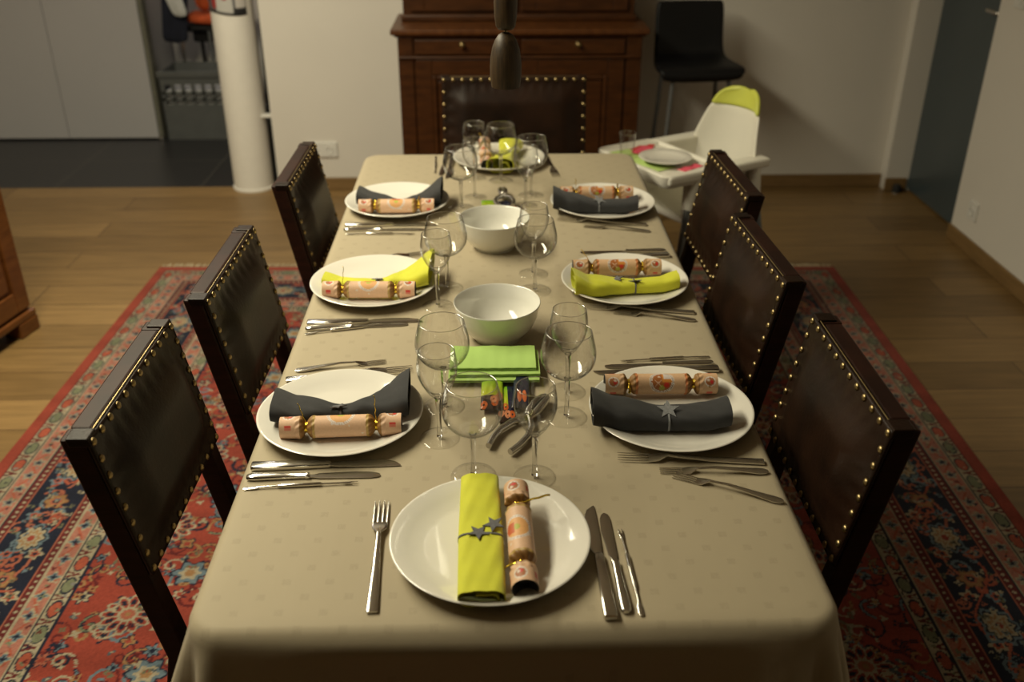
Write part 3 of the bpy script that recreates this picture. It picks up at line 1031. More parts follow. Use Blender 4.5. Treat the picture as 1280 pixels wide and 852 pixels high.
c0 = make_chair('dark leather dining chair with brass nails, nearest on the table\'s left side')
GC = 'leather dining chairs round the table'
c0.location = (-0.552, 1.412, 0); c0.rotation_euler = (0, 0, R(-90 - 0.6))
dup(c0, (-0.504, 1.900, 0), R(-90 - 1.0), 'dark leather dining chair with brass nails, middle one on the left side', GC)
dup(c0, (-0.472, 2.59, 0), R(-90 - 0.6), 'dark leather dining chair farthest along the left, before the white wall socket', GC)
dup(c0, (0.553, 1.410, 0), R(90), 'dark leather dining chair with brass nails, nearest on the table\'s right side', GC)
dup(c0, (0.533, 1.955, 0), R(90 + 2.5), 'middle right dining chair, its backrest overlapping the one behind', GC)
dup(c0, (0.584, 2.48, 0), R(90 + 2), 'dark leather dining chair on the right, standing closest to the highchair', GC)
ce = make_chair('wide dark leather chair at the far table end, backrest facing the camera', 0.515, 0.95, 0.60)
ce.location = (0.083, 3.385, 0); ce.rotation_euler = (0, 0, R(180))

# ------------------------------------------------------------------ tableware builders
TOP = 0.7505


def make_plate(label, loc):
    t = MB().lathe([(0.0, 0.0035), (0.082, 0.0035), (0.084, 0.0), (0.090, 0.0), (0.094, 0.004), (0.125, 0.0125), (0.149, 0.0235), (0.1505, 0.0255), (0.149, 0.0268), (0.146, 0.0262), (0.124, 0.0165), (0.104, 0.0095), (0.094, 0.0078), (0.0, 0.0075)], 96).build('dinner_plate', M['china'], None, smooth=60)
    t.location = loc
    return tag(t, label, 'plate', 'white dinner plates set on the table')


PL0 = {'F': (-0.008, 1.168), 'L1': (-0.287, 1.540), 'L2': (-0.287, 2.140), 'L3': (-0.280, 2.728), 'R1': (0.334, 1.540), 'R2': (0.322, 2.138), 'R3': (0.328, 2.706), 'E': (0.026, 3.157)}
PL = {k: (v[0] * 0.975, v[1] * 0.975) for k, v in PL0.items()}


def seat_at(k, x, y, z):
    return (x - PL0[k][0] + PL[k][0], y - PL0[k][1] + PL[k][1], z)


WHERE = {'F': 'at the near end of the table', 'L1': 'at the nearest left seat', 'L2': 'at the middle left seat', 'L3': 'at the farthest left seat',
         'R1': 'at the nearest right seat', 'R2': 'at the middle right seat', 'R3': 'at the farthest right seat', 'E': 'at the far end of the table'}
WITH = {'F': 'yellow napkin and cracker side by side', 'L1': 'grey bow napkin behind a peach cracker', 'L2': 'yellow napkin fanned behind a peach cracker', 'L3': 'grey napkin ends behind a cracker',
        'R1': 'rolled grey napkin before a gingerbread cracker', 'R2': 'yellow napkin tied with stars', 'R3': 'grey napkin before a gold tied cracker', 'E': 'cracker and standing yellow napkin'}
p0 = None
for k, (x, y) in PL.items():
    lab = 'white plate %s, %s' % (WHERE[k], WITH[k])
    if p0 is None:
        p0 = make_plate(lab, (x, y, TOP))
    else:
        dup(p0, (x, y, TOP), 0, lab)

# glasses


def make_glass(kind):
    t = thing('wine_glass', '', 'glass', (0, 0, 0), 0, 'wine glasses on the table')
    th = 0.0011
    if kind == 'big':
        out = [(0.006, 0.084), (0.016, 0.087), (0.029, 0.094), (0.040, 0.104), (0.0475, 0.117), (0.050, 0.130), (0.0495, 0.143), (0.0465, 0.158), (0.0415, 0.178)]
        fr = 0.0385
    else:
        out = [(0.005, 0.084), (0.009, 0.087), (0.0165, 0.096), (0.0235, 0.107), (0.0305, 0.121), (0.0345, 0.135), (0.0355, 0.147), (0.0345, 0.160), (0.0318, 0.177)]
        fr = 0.036
    # smooth the outline
    def cr_(P_, t_):
        i = min(int(t_), len(P_) - 2); f = t_ - i
        a = P_[max(i - 1, 0)]; b = P_[i]; c_ = P_[i + 1]; d2 = P_[min(i + 2, len(P_) - 1)]
        return tuple(0.5 * ((2 * b[q]) + (-a[q] + c_[q]) * f + (2 * a[q] - 5 * b[q] + 4 * c_[q] - d2[q]) * f * f + (-a[q] + 3 * b[q] - 3 * c_[q] + d2[q]) * f ** 3) for q in (0, 1))
    so_ = [cr_(out, k * (len(out) - 1) / 30) for k in range(31)]
    inn = [(max(r - th, 0.0008), z + (0.004 if r < 0.02 else 0.0004)) for r, z in reversed(so_)]
    inn[0] = (so_[-1][0] - th, so_[-1][1] + 0.0003)
    MB().lathe([(0.0, 0.0838)] + so_ + inn + [(0.0, 0.0885)], 64).build('bowl', M['glass'], t, smooth=80)
    r_l = so_[-1][0] - th / 2
    MB().rings([[((r_l + 0.00062 * math.cos(b_)) * math.cos(a_), (r_l + 0.00062 * math.cos(b_)) * math.sin(a_), so_[-1][1] + 0.0003 + 0.00062 * math.sin(b_)) for b_ in [2 * PI * q / 8 for q in range(8)]] for a_ in [2 * PI * k / 72 for k in range(73)]], False, False).build('lip', M['solid_glass'], t, smooth='all')
    MB().lathe([(0.0045, 0.0845), (0.0065, 0.0848), (0.0055, 0.081), (0.0050, 0.072), (0.0043, 0.055), (0.0041, 0.03), (0.0045, 0.014), (0.0055, 0.007), (0.0055, 0.006), (0.0, 0.006)][::-1], 24).build('stem', M['solid_glass'], t, smooth=80)
    MB().lathe([(0.0, 0.0), (fr - 0.0008, 0.0), (fr, 0.0008), (fr - 0.0005, 0.0018), (0.028, 0.0026), (0.014, 0.0042), (0.0075, 0.0058), (0.0, 0.0060)], 64).build('foot', M['glass'], t, smooth=80)
    return t


gb, gs = make_glass('big'), make_glass('slim')
GL = [('big', (-0.035, 1.325), 'round bowled red wine glass standing just behind the near end yellow napkin'),
      ('slim', (0.067, 1.318), 'slender wine glass standing just behind the near end cracker'),
      ('slim', (-0.097, 1.44), 'slender wine glass beside the nearest left plate, before a rounder glass'),
      ('big', (-0.093, 1.549), 'round bowled glass left of the lime paper napkins'),
      ('big', (0.134, 1.505), 'round bowled glass left of the nearest right plate'),
      ('slim', (0.142, 1.597), 'slender glass right of the lime paper napkins, behind a rounder glass'),
      ('slim', (-0.125, 1.987), 'slender glass beside the yellow napkin of the middle left plate'),
      ('big', (-0.108, 2.085), 'round bowled glass between the two bowls and the middle left plate'),
      ('big', (0.100, 2.066), 'round bowled glass between the two bowls and the middle right plate'),
      ('slim', (0.101, 2.165), 'slender glass behind the round one, right of the far bowl'),
      ('big', (-0.088, 2.645), 'round bowled glass beside the farthest left plate'),
      ('slim', (-0.050, 2.735), 'slender glass behind the round one near the farthest left plate'),
      ('slim', (0.098, 2.66), 'slender glass beside the farthest right plate, before a rounder glass'),
      ('big', (0.118, 2.75), 'round bowled glass beside the farthest right plate'),
      ('slim', (-0.052, 2.915), 'slender glass left in the pair before the far end plate'),
      ('big', (0.029, 2.89), 'round bowled glass right in the pair before the far end plate')]
first = {'big': gb, 'slim': gs}
used = set()
for kind, (x, y), lab in GL:
    if kind not in used:
        used.add(kind)
        g_ = first[kind]; g_.location = (x, y, TOP); g_['label'] = lab
    else:
        dup(first[kind], (x, y, TOP), 0, lab)

# serving bowls
bw = MB().lathe([(0.0, 0.003), (0.045, 0.003), (0.047, 0.0), (0.051, 0.0), (0.0515, 0.007), (0.064, 0.015), (0.078, 0.034), (0.087, 0.056), (0.0915, 0.080), (0.0922, 0.0825), (0.0910, 0.0838), (0.0885, 0.082), (0.083, 0.056), (0.074, 0.036), (0.058, 0.019), (0.038, 0.0105), (0.0, 0.009)], 96).build('serving_bowl', M['bowl_china'], None, smooth=60)
bw.location = (0.009, 1.835, TOP)
tag(bw, 'white china bowl nearer the camera, directly behind the lime paper napkins', 'bowl', 'white serving bowls')
dup(bw, (0.006, 2.345, TOP), 0, 'white china bowl farther back along the middle of the table')

# ------------------------------------------------------------------ cutlery (local +y = handle end to tip)


def knife(name, L, style):
    t = thing(name, '', 'knife', (0, 0, 0), 0, 'knives beside the plates')
    if style == 'square':
        hL = L * 0.53
        MB().loft([(0, 0.006, 0.017, 0.009), (0.002, 0.006, 0.019, 0.011), (hL * 0.5, 0.006, 0.0165, 0.0095), (hL - 0.004, 0.0055, 0.013, 0.0085), (hL, 0.0055, 0.010, 0.006)], 12, 0.35).build('handle', M['steel'], t, smooth=True)
        bl = [(hL, 0.005, 0.010, 0.0022, 0.0), (hL + 0.012, 0.004, 0.017, 0.002, -0.002), (L * 0.72, 0.0035, 0.0225, 0.0018, -0.003), (L * 0.88, 0.003, 0.0215, 0.0016, -0.002), (L * 0.96, 0.003, 0.014, 0.0014, 0.001), (L, 0.003, 0.003, 0.001, 0.006)]
    else:
        hL = L * 0.47
        MB().loft([(0, 0.005, 0.008, 0.006), (0.003, 0.005, 0.014, 0.0085), (0.014, 0.005, 0.0165, 0.0105), (hL * 0.6, 0.005, 0.013, 0.009), (hL - 0.008, 0.005, 0.0105, 0.008), (hL - 0.006, 0.005, 0.0125, 0.0095), (hL, 0.005, 0.0115, 0.0085)], 14, 0.75).build('handle', M['steel'], t, smooth=True)
        bl = [(hL, 0.004, 0.008, 0.0024, 0.0), (hL + 0.008, 0.004, 0.0085, 0.0022, 0.0), (hL + 0.016, 0.0035, 0.014, 0.002, -0.001), (L * 0.8, 0.003, 0.0185, 0.0018, -0.002), (L * 0.93, 0.003, 0.017, 0.0015, -0.001), (L * 0.985, 0.003, 0.011, 0.0012, 0.0), (L, 0.003, 0.004, 0.001, 0.0)]
    MB().loft(bl, 12, 0.8).build('blade', M['steel'], t, smooth=True)
    return t


def fork(name, L, style, tn=4, wd=0.025):
    t = thing(name, '', 'fork', (0, 0, 0), 0, 'forks beside the plates')
    s = L / 0.25
    if style == 'square':
        secs = [(0, 0.004, 0.0155, 0.003), (0.002, 0.0042, 0.017, 0.0045), (0.09 * s, 0.005, 0.0125, 0.0045), (0.150 * s, 0.009, 0.0080, 0.0035), (0.165 * s, 0.011, 0.0065, 0.003)]
    else:
        secs = [(0, 0.004, 0.006, 0.002), (0.005, 0.004, 0.014, 0.003), (0.022 * s, 0.004, 0.0175, 0.0034), (0.075 * s, 0.007, 0.0105, 0.0036), (0.125 * s, 0.010, 0.0060, 0.0034), (0.155 * s, 0.0085, 0.0055, 0.003), (0.165 * s, 0.0085, 0.0065, 0.0028)]
    z0 = secs[-1][1]
    MB().loft(secs, 12, 0.6).build('handle', M['steel'], t, smooth=True)
    hb_ = MB().loft([(0.164 * s, z0, 0.0065, 0.0028), (0.172 * s, z0 - 0.002, wd * 0.62, 0.0022), (0.180 * s, z0 - 0.005, wd * 0.94, 0.003), (0.192 * s, z0 - 0.007, wd, 0.0022), (0.197 * s, z0 - 0.0072, wd, 0.002)], 14, 0.6)
    for k in range(tn):
        cx = (k - (tn - 1) / 2) * (wd - 0.0035) / (tn - 1)
        hb_.loft([(0.1965 * s, z0 - 0.0072, 0.0042, 0.002, cx), (0.215 * s, z0 - 0.0068, 0.0034, 0.0019, cx), (0.235 * s, z0 - 0.0068, 0.0027, 0.0016, cx * 1.0), (0.25 * s, z0 - 0.0062, 0.0012, 0.001, cx)], 8, 0.8)
    hb_.build('tines', M['steel'], t, smooth=True)
    return t


def seafood_pick(name):
    t = thing(name, '', 'seafood pick', (0, 0, 0), 0, 'seafood picks beside the knives')
    MB().loft([(0.055, 0.0045, 0.0045, 0.0045), (0.057, 0.0045, 0.0062, 0.006), (0.125, 0.0045, 0.0062, 0.006), (0.127, 0.0045, 0.0045, 0.0045)], 12, 0.8).build('grip', M['steel'], t, smooth=True)
    MB().loft([(0.0, 0.003, 0.004, 0.001), (0.003, 0.0028, 0.0075, 0.0018), (0.018, 0.003, 0.0075, 0.002), (0.026, 0.004, 0.0035, 0.003), (0.056, 0.0045, 0.0032, 0.0032)], 12, 0.8).build('spoon_end', M['steel'], t, smooth=True)
    q = MB().loft([(0.126, 0.0045, 0.0032, 0.0032), (0.160, 0.0042, 0.003, 0.003), (0.167, 0.0038, 0.0065, 0.002), (0.175, 0.0036, 0.0070, 0.0018)], 12, 0.8)
    for s_ in (-1, 1):
        q.loft([(0.174, 0.0036, 0.0026, 0.0018, s_ * 0.0022), (0.187, 0.0036, 0.0010, 0.001, s_ * 0.0029)], 8)
    q.build('fork_end', M['steel'], t, smooth=True)
    return t


proto = {'knife_big': knife('dinner_knife', 0.252, 'square'), 'knife_small': knife('fish_knife', 0.222, 'round'),
         'fork_big': fork('dinner_fork', 0.25, 'square'), 'fork_small': fork('starter_fork', 0.183, 'round', 4, 0.0205), 'pick': seafood_pick('seafood_pick')}
cut_used = set()


def place(kind, a, b, label, z=0.0, roll=None):
    """handle end a, pointing to b (table xy)"""
    ang = math.atan2(b[1] - a[1], b[0] - a[0]) - PI / 2
    if kind not in cut_used:
        cut_used.add(kind)
        o_ = proto[kind]; o_.location = (a[0], a[1], TOP + z); o_.rotation_euler = (0, 0, ang); o_['label'] = label
        return o_
    return dup(proto[kind], (a[0], a[1], TOP + z), ang, label)


CUT = [
 ('knife_big', (0.157, 0.983), (0.151, 1.237), 'square handled dinner knife right of the near end plate'),
 ('knife_small', (0.180, 0.994), (0.173, 1.212), 'round handled fish knife between dinner knife and pick at the near end'),
 ('pick', (0.201, 0.989), (0.193, 1.174), 'thin seafood pick, rightmost piece at the near end'),
 ('fork_big', (-0.171, 1.003), (-0.181, 1.249), 'square handled dinner fork alone left of the near end plate'),
 ('knife_big', (-0.412, 1.352), (-0.158, 1.362), 'dinner knife closest to the nearest left plate'),
 ('knife_small', (-0.414, 1.323), (-0.192, 1.328), 'fish knife in the middle below the nearest left plate'),
 ('pick', (-0.413, 1.294), (-0.228, 1.306), 'seafood pick lowest below the nearest left plate'),
 ('fork_small', (-0.398, 1.688), (-0.200, 1.728), 'fork lying behind the nearest left plate, round handle fully in view'),
 ('fork_big', (-0.410, 1.652), (-0.168, 1.690), 'dinner fork mostly covered by the nearest left plate'),
 ('knife_big', (-0.408, 1.897), (-0.156, 1.912), 'dinner knife closest to the middle left plate'),
 ('knife_small', (-0.408, 1.871), (-0.186, 1.893), 'fish knife in the middle below the middle left plate'),
 ('pick', (-0.406, 1.850), (-0.222, 1.893), 'seafood pick crossing the fish knife below the middle left plate'),
 ('fork_big', (-0.40, 2.225), (-0.165, 2.302), 'fork poking out behind the middle left plate, tines only'),
 ('knife_big', (-0.404, 2.500), (-0.152, 2.508), 'dinner knife closest to the farthest left plate'),
 ('knife_small', (-0.404, 2.468), (-0.183, 2.470), 'fish knife in the middle below the farthest left plate'),
 ('pick', (-0.395, 2.440), (-0.212, 2.436), 'seafood pick lowest below the farthest left plate'),
 ('fork_big', (0.462, 1.350), (0.226, 1.370), 'square handled dinner fork closest to the nearest right plate'),
 ('fork_small', (0.462, 1.322), (0.286, 1.330), 'round handled fork in the middle below the nearest right plate'),
 ('fork_small', (0.465, 1.238), (0.300, 1.318), 'slanting round handled fork below the nearest right plate, nearest the camera'),
 ('knife_big', (0.452, 1.672), (0.200, 1.667), 'dinner knife partly under the rim of the nearest right plate'),
 ('knife_small', (0.447, 1.700), (0.226, 1.692), 'fish knife just behind the nearest right plate'),
 ('pick', (0.446, 1.729), (0.262, 1.712), 'seafood pick farthest behind the nearest right plate'),
 ('fork_big', (0.455, 1.935), (0.209, 1.974), 'square handled dinner fork closest to the middle right plate'),
 ('fork_small', (0.450, 1.896), (0.250, 1.950), 'round handled fork outermost below the middle right plate'),
 ('knife_big', (0.452, 2.268), (0.200, 2.235), 'dinner knife partly under the middle right plate'),
 ('knife_small', (0.449, 2.300), (0.228, 2.296), 'fish knife just behind the middle right plate'),
 ('fork_big', (0.428, 2.490), (0.182, 2.540), 'square handled dinner fork closest to the farthest right plate'),
 ('fork_small', (0.430, 2.440), (0.230, 2.492), 'round handled fork outermost below the farthest right plate'),
 ('pick', (-0.187, 3.15), (-0.180, 2.975), 'seafood pick, leftmost piece at the far end'),
 ('knife_small', (-0.150, 3.165), (-0.162, 2.955), 'fish knife in the middle left of the far end plate'),
 ('knife_big', (-0.128, 3.165), (-0.138, 2.925), 'dinner knife closest to the far end plate'),
 ('fork_big', (0.181, 3.165), (0.197, 3.0), 'dinner fork right of the far end plate'),
]
for kk, a, b, lab in CUT:
    ln = {'knife_big': .252, 'knife_small': .222, 'fork_big': .25, 'fork_small': .183, 'pick': .187}[kk]
    d2 = math.hypot(b[0] - a[0], b[1] - a[1])
    place(kk, a, b, lab)

# ------------------------------------------------------------------ crackers
def cracker(label, loc, rz, spin, style, tilt=0.0, tails=True):
    t = thing('christmas_cracker', label, 'cracker', loc, rz, 'christmas crackers on the plates')
    t.rotation_euler = (0, tilt, rz)
    Rr = 0.0195
    # local x axis = cracker axis, centre at z = Rr
    def rad(x):
        ax = abs(x)
        if ax < 0.049: return Rr
        if ax < 0.060: return Rr + (0.0085 - Rr) * (((ax - 0.049) / 0.011) ** 1.8)
        if ax < 0.063: return 0.0085
        if ax < 0.071: return 0.0085 + (Rr - 0.0085) * (1 - (1 - (ax - 0.063) / 0.008) ** 2.2)
        return Rr
    xs = sorted(set([round(-0.106 + 0.212 * k / 150, 5) for k in range(151)] + [-0.061, 0.061, -0.046, 0.046, 0.074, -0.074]))
    n = 72
    bd = MB()
    peach = (0.78, 0.50, 0.32); tan = (0.66, 0.42, 0.22); white = (0.80, 0.74, 0.68); redc = (0.60, 0.05, 0.03)
    rngc = random.Random(int(spin * 100) + 3)
    stars = [(rngc.uniform(-0.045, 0.045), rngc.uniform(-0.06, 0.06)) for _ in range(16)]
    for x in xs:
        r_ = rad(x)
        ax = abs(x)
        crinkle = 0 if ax < 0.045 or ax > 0.078 else 0.0010
        for k in range(n):
            a = 2 * PI * k / n
            rr = r_ + crinkle * math.sin(k * 9 * 2 * PI / n * 1.0 + x * 300)
            bd.v.append((x, rr * math.cos(a), Rr + rr * math.sin(a)))
            # arc position relative to medallion direction
            da = (a - spin + PI) % (2 * PI) - PI
            s_ = da * Rr
            c_ = tuple(p * 0.5 + q * 0.5 for p, q in zip(peach, tan)) if style == 1 else peach
            if ax < 0.049:
                u = x
                rd = math.hypot(u, s_)
                if style == 0:
                    if 0.0195 < rd < 0.0245:
                        c_ = white if int((math.atan2(s_, u) + PI) * 11) % 2 or rd < 0.0205 or rd > 0.0235 else (0.62, 0.42, 0.36)
                    elif rd < 0.0195:
                        c_ = (0.80, 0.42, 0.16) if rd > 0.006 else (0.5, 0.5, 0.08)
                        if s_ < -0.003 and abs(u) < 0.01: c_ = (0.62, 0.14, 0.05)
                    else:
                        for sx_, sy_ in stars:
                            if abs(u - sx_) < 0.0022 and abs(s_ - sy_) < 0.0007 or abs(u - sx_) < 0.0007 and abs(s_ - sy_) < 0.0022:
                                c_ = white
                else:
                    rd = math.hypot(u * 0.95, s_ * 0.95)
                    if rd < 0.0175:
                        c_ = (0.40, 0.13, 0.03)
                        if math.hypot(u - 0.009, s_ - 0.006) < 0.005: c_ = (0.62, 0.04, 0.02)
                        elif math.hypot(u - 0.011, s_ - 0.006) < 0.003: c_ = (0.1, 0.12, 0.02)
                        elif abs(abs(u + 0.007) - abs(s_ - 0.003)) < 0.0010 and abs(u + 0.007) < 0.006: c_ = (0.75, 0.5, 0.35)
                        elif abs(u + 0.005) + abs(s_ + 0.010) < 0.0028: c_ = (0.75, 0.6, 0.5)
                        elif math.hypot(u, s_ - 0.012) < 0.005: c_ = (0.42, 0.42, 0.06)
                        elif u > 0.004 and s_ < -0.006: c_ = (0.70, 0.62, 0.58)
                        elif u > 0.0 and s_ < 0.002: c_ = (0.65, 0.25, 0.04)
                    elif rd < 0.0225:
                        c_ = white if int((math.atan2(s_, u) + PI) * 12) % 2 or rd < 0.0185 or rd > 0.0215 else (0.35, 0.2, 0.14)
                if ax > 0.044: c_ = (0.62, 0.22, 0.08) if style == 1 else (0.50, 0.33, 0.10)
            elif ax < 0.071:
                c_ = (0.30, 0.15, 0.04)
            else:
                u = ax - 0.091
                # small round medallion, red label on the other side
                rd = math.hypot(u, s_)
                if rd < 0.0105: c_ = white
                if rd < 0.008: c_ = (0.42, 0.15, 0.05)
                if math.hypot(u * (1 if x > 0 else -1) - 0.003, s_ - 0.001) < 0.0035: c_ = (0.62, 0.03, 0.03)
                if math.hypot(u + 0.003, s_ + 0.003) < 0.0028: c_ = (0.72, 0.6, 0.5)
                if abs(u) < 0.0055 and 0.0215 < abs(s_) < 0.0315: c_ = (0.68, 0.05, 0.04) if abs(s_) < 0.0262 else (0.72, 0.22, 0.15)
            bd.c.append((*c_, 1))
    for i in range(len(xs) - 1):
        for k in range(n):
            k2 = (k + 1) % n
            bd.f.append((i * n + k, i * n + k2, (i + 1) * n + k2, (i + 1) * n + k))
    wr = bd.build('paper_wrap', M['painted_paper'], t, smooth='all')
    for s_ in (-1, 1):
        # grey card lining seen at the open ends
        MB().rings([[(s_ * x, r_ * math.cos(2 * PI * k / 40), Rr + r_ * math.sin(2 * PI * k / 40)) for k in range(40)] for r_, x in ((0.0194, 0.1061), (0.0183, 0.1063), (0.0180, 0.078), (0.002, 0.074))], False, True).build('inner_card', mat_card, t, smooth=True)
        tie = MB()
        for q in range(3):
            pts = []
            for k in range(17):
                a = 2 * PI * k / 16
                pts.append((s_ * 0.061 + (q - 1) * 0.0022, 0.0088 * math.cos(a), Rr + 0.0088 * math.sin(a)))
            tie.tube(pts, 0.0016, 6)
        if tails:
            a0 = tails_dir[(s_ + 1) // 2]
            x, y, z = s_ * 0.061, 0.0, Rr + 0.009
            pts = []
            for k in range(10):
                pts.append((x + a0[0] * k + 0.0010 * math.sin(k * 1.9), y + a0[1] * k + 0.0012 * math.cos(k * 2.3), z + a0[2] * k - a0[3] * k * k))
            tie.tube(pts, 0.0024, 6, 0.3)
        tie.build('gold_tie', M['gold'], t, smooth='all')
    return t


mat_card = mat('grey_card', (0.16, 0.155, 0.15), 0.8)
tails_dir = [(0, 0, 0, 0), (0, 0, 0, 0)]
tails_dir = [(0.0, 0.0030, 0.0045, 0.0001), (0.0, -0.0028, 0.0005, 0.0002)]
PZ = TOP + 0.0098
# front cracker: axis along y, rz=90deg => local x -> +y ; far end lifted
tails_dir = [(0.0, 0.0045, -0.0002, 0.0003), (0.001, -0.0055, 0.0008, 0.0)]
cracker('peach patterned cracker upright beside the yellow napkin on the near end plate', seat_at('F', 0.037, 1.152, PZ + 0.0085), R(92), R(72), 0, R(-4.5))
tails_dir = [(-0.0016, 0.0022, 0.0032, 0.0), (0.0, 0.0008, 0.0052, 0.0)]
cracker('peach cracker with gold ties in front of the grey bow napkin', seat_at('L1', -0.277, 1.478, PZ), R(2.5), R(72), 0)
tails_dir = [(0.0005, 0.0008, 0.0050, 0.0), (0.0, 0.001, 0.0008, 0.0)]
cracker('peach cracker in front of the fanned yellow napkin on the middle left plate', seat_at('L2', -0.291, 2.072, PZ), R(-1.5), R(95), 0)
tails_dir = [(0.0, 0.001, 0.0006, 0.0), (0.0004, 0.0006, 0.0020, 0.0)]
cracker('peach cracker on the farthest left plate', seat_at('L3', -0.276, 2.655, PZ), R(1.0), R(118), 0)
tails_dir = [(0.0, -0.0028, 0.0002, 0.0002), (0.0034, -0.0022, 0.0003, 0.0001)]
cracker('gingerbread printed cracker behind the rolled grey napkin', seat_at('R1', 0.325, 1.608, PZ + 0.003), R(-0.5), R(138), 1)
tails_dir = [(-0.0028, 0.0012, 0.0038, 0.0), (0.0, 0.0005, 0.0003, 0.0)]
cracker('gingerbread printed cracker behind the star tied yellow napkin', seat_at('R2', 0.308, 2.182, PZ + 0.003), R(0.5), R(132), 1)
tails_dir = [(0.0, 0.0006, 0.0036, 0.0), (0.0, 0.0004, 0.0018, 0.0)]
cracker('gingerbread printed cracker with shining gold ties on the farthest right plate', seat_at('R3', 0.314, 2.745, PZ + 0.003), R(0), R(130), 1)
tails_dir = [(-0.001, 0.0035, 0.002, 0.0), (0.001, 0.002, 0.004, 0.0)]
cracker('peach cracker standing lengthwise on the far end plate', seat_at('E', -0.018, 3.147, PZ + 0.008), R(92), R(100), 0, R(-4.5))

# ------------------------------------------------------------------ napkins


def star_mb(r=0.017, th=0.0022, ri=0.42):
    p = [((r if k % 2 == 0 else r * ri) * math.sin(PI * k / 5), (r if k % 2 == 0 else r * ri) * math.cos(PI * k / 5)) for k in range(10)]
    return MB().rings([[(x, y, 0) for x, y in reversed(p)], [(x, y, th) for x, y in reversed(p)]][::1])


def napkin(name, label, loc, rz, L, wf, hf, mt, turns=2.3, zf=None, xf=None, n=40, tilt=0.0, group='cloth napkins on the plates'):
    """rolled cloth along local x; wf/hf width and height along t in 0..1; spiral seen at both ends"""
    t = thing(name, label, 'napkin', loc, rz, group)
    t.rotation_euler = (0, tilt, rz)
    S = 70
    rings = []
    for i in range(n + 1):
        tt = i / n
        wd, ht = wf(tt), hf(tt)
        zc = ht / 2 + (zf(tt) if zf else 0) + max(0, abs(L * (tt - 0.5)) - 0.088) * 0.30 * (0 if tilt else 1)
        yc = xf(tt) if xf else 0
        pts = []
        for k in range(S + 1):
            q = k / S
            a = -PI / 2 - q * turns * 2 * PI
            qt = q * turns
            s_ = 1.0 - 0.03 * min(qt, 1) - 0.68 * max(0.0, qt - 1) / max(turns - 1, 0.1)
            ex = 0.65
            ca_, sa_ = math.cos(a), math.sin(a)
            pts.append(Vector((0, yc + wd / 2 * s_ * math.copysign(abs(ca_) ** ex, ca_), zc + ht / 2 * s_ * math.copysign(abs(sa_) ** ex, sa_))))
        th = min(0.0019, ht * 0.11)
        outl, inl = [], []
        for k in range(S + 1):
            tg = (pts[min(k + 1, S)] - pts[max(k - 1, 0)])
            nn = Vector((0, tg.z, -tg.y))
            nn = nn.normalized() if nn.length > 1e-9 else Vector((0, 0, 1))
            outl.append(pts[k]); inl.append(pts[k] + nn * th * -1)
        ring = [(L * (tt - 0.5), p.y, p.z + 0.0007 * math.sin(tt * 23 + p.y * 260)) for p in outl + inl[::-1]]
        rings.append(ring)
    o_ = MB().rings(rings).build('folded_cloth', mt, t, smooth=50)
    return t


def smooth_lerp(kpts):
    def f(t):
        for (a, va), (b, vb) in zip(kpts, kpts[1:]):
            if t <= b:
                q = (t - a) / (b - a); q = q * q * (3 - 2 * q)
                return va + (vb - va) * q
        return kpts[-1][1]
    return f


def add_star(parent, loc, rot, r=0.017, m_='felt', name='felt_star'):
    s_ = star_mb(r).build(name, M[m_], parent)
    s_.location = loc; s_.rotation_euler = rot
    return s_


def add_band(parent, x, w_, h_, m_='felt', z=0, xc=0, slant=0.0):
    rg = []
    N = 28
    for q, dx in ((0, -0.0016), (1, 0.0016)):
        rg.append(dx)
    outer = []
    b_ = MB()
    for off in ((0.0010, -0.0016), (0.0024, -0.0016), (0.0024, 0.0016), (0.0010, 0.0016)):
        ring = []
        for k in range(N):
            a = 2 * PI * k / N
            ca_, sa_ = math.cos(a), math.sin(a)
            ring.append((x + off[1] + slant * ca_, xc + (w_ / 2 + off[0]) * math.copysign(abs(ca_) ** 0.65, ca_), z + h_ / 2 + (h_ / 2 + off[0]) * math.copysign(abs(sa_) ** 0.65, sa_)))
        outer.append(ring)
    outer.append(outer[0])
    b_.rings(outer, False, False)
    return b_.build('tie_band', M[m_], parent, smooth=True)


# front, yellow flat roll lengthwise
nf = napkin('cloth_napkin', 'yellow green napkin roll with two grey felt stars on the near end plate', seat_at('F', -0.022, 1.162, PZ + 0.0088), R(91.0), 0.266,
            smooth_lerp([(0, 0.064), (0.4, 0.064), (1, 0.058)]), smooth_lerp([(0, 0.026), (0.5, 0.024), (0.85, 0.026), (1, 0.022)]), M['yellow_cloth'], 1.6, tilt=R(-1.5),
            zf=lambda t: 0.006 * max(0, t - 0.6))
add_band(nf, -0.012, 0.0630, 0.0245)
add_star(nf, (-0.012, 0.003, 0.0265), (R(4), R(2), R(20)))
add_star(nf, (0.006, -0.020, 0.0265), (R(-4), R(3), R(80)))
# mid right, yellow
n2 = napkin('cloth_napkin', 'yellow green napkin tied with grey felt stars on the middle right plate', seat_at('R2', 0.318, 2.092, PZ + 0.001), R(4), 0.246,
            smooth_lerp([(0, 0.085), (0.15, 0.080), (0.45, 0.048), (0.6, 0.042), (1, 0.048)]), smooth_lerp([(0, 0.042), (0.2, 0.034), (0.5, 0.026), (0.6, 0.024), (1, 0.030)]), M['yellow_cloth'], 1.6)
add_band(n2, 0.020, 0.043, 0.0245)
add_star(n2, (0.022, -0.006, 0.027), (R(-25), R(2), R(10)))
add_star(n2, (-0.020, 0.004, 0.029), (R(-15), R(-6), R(60)))
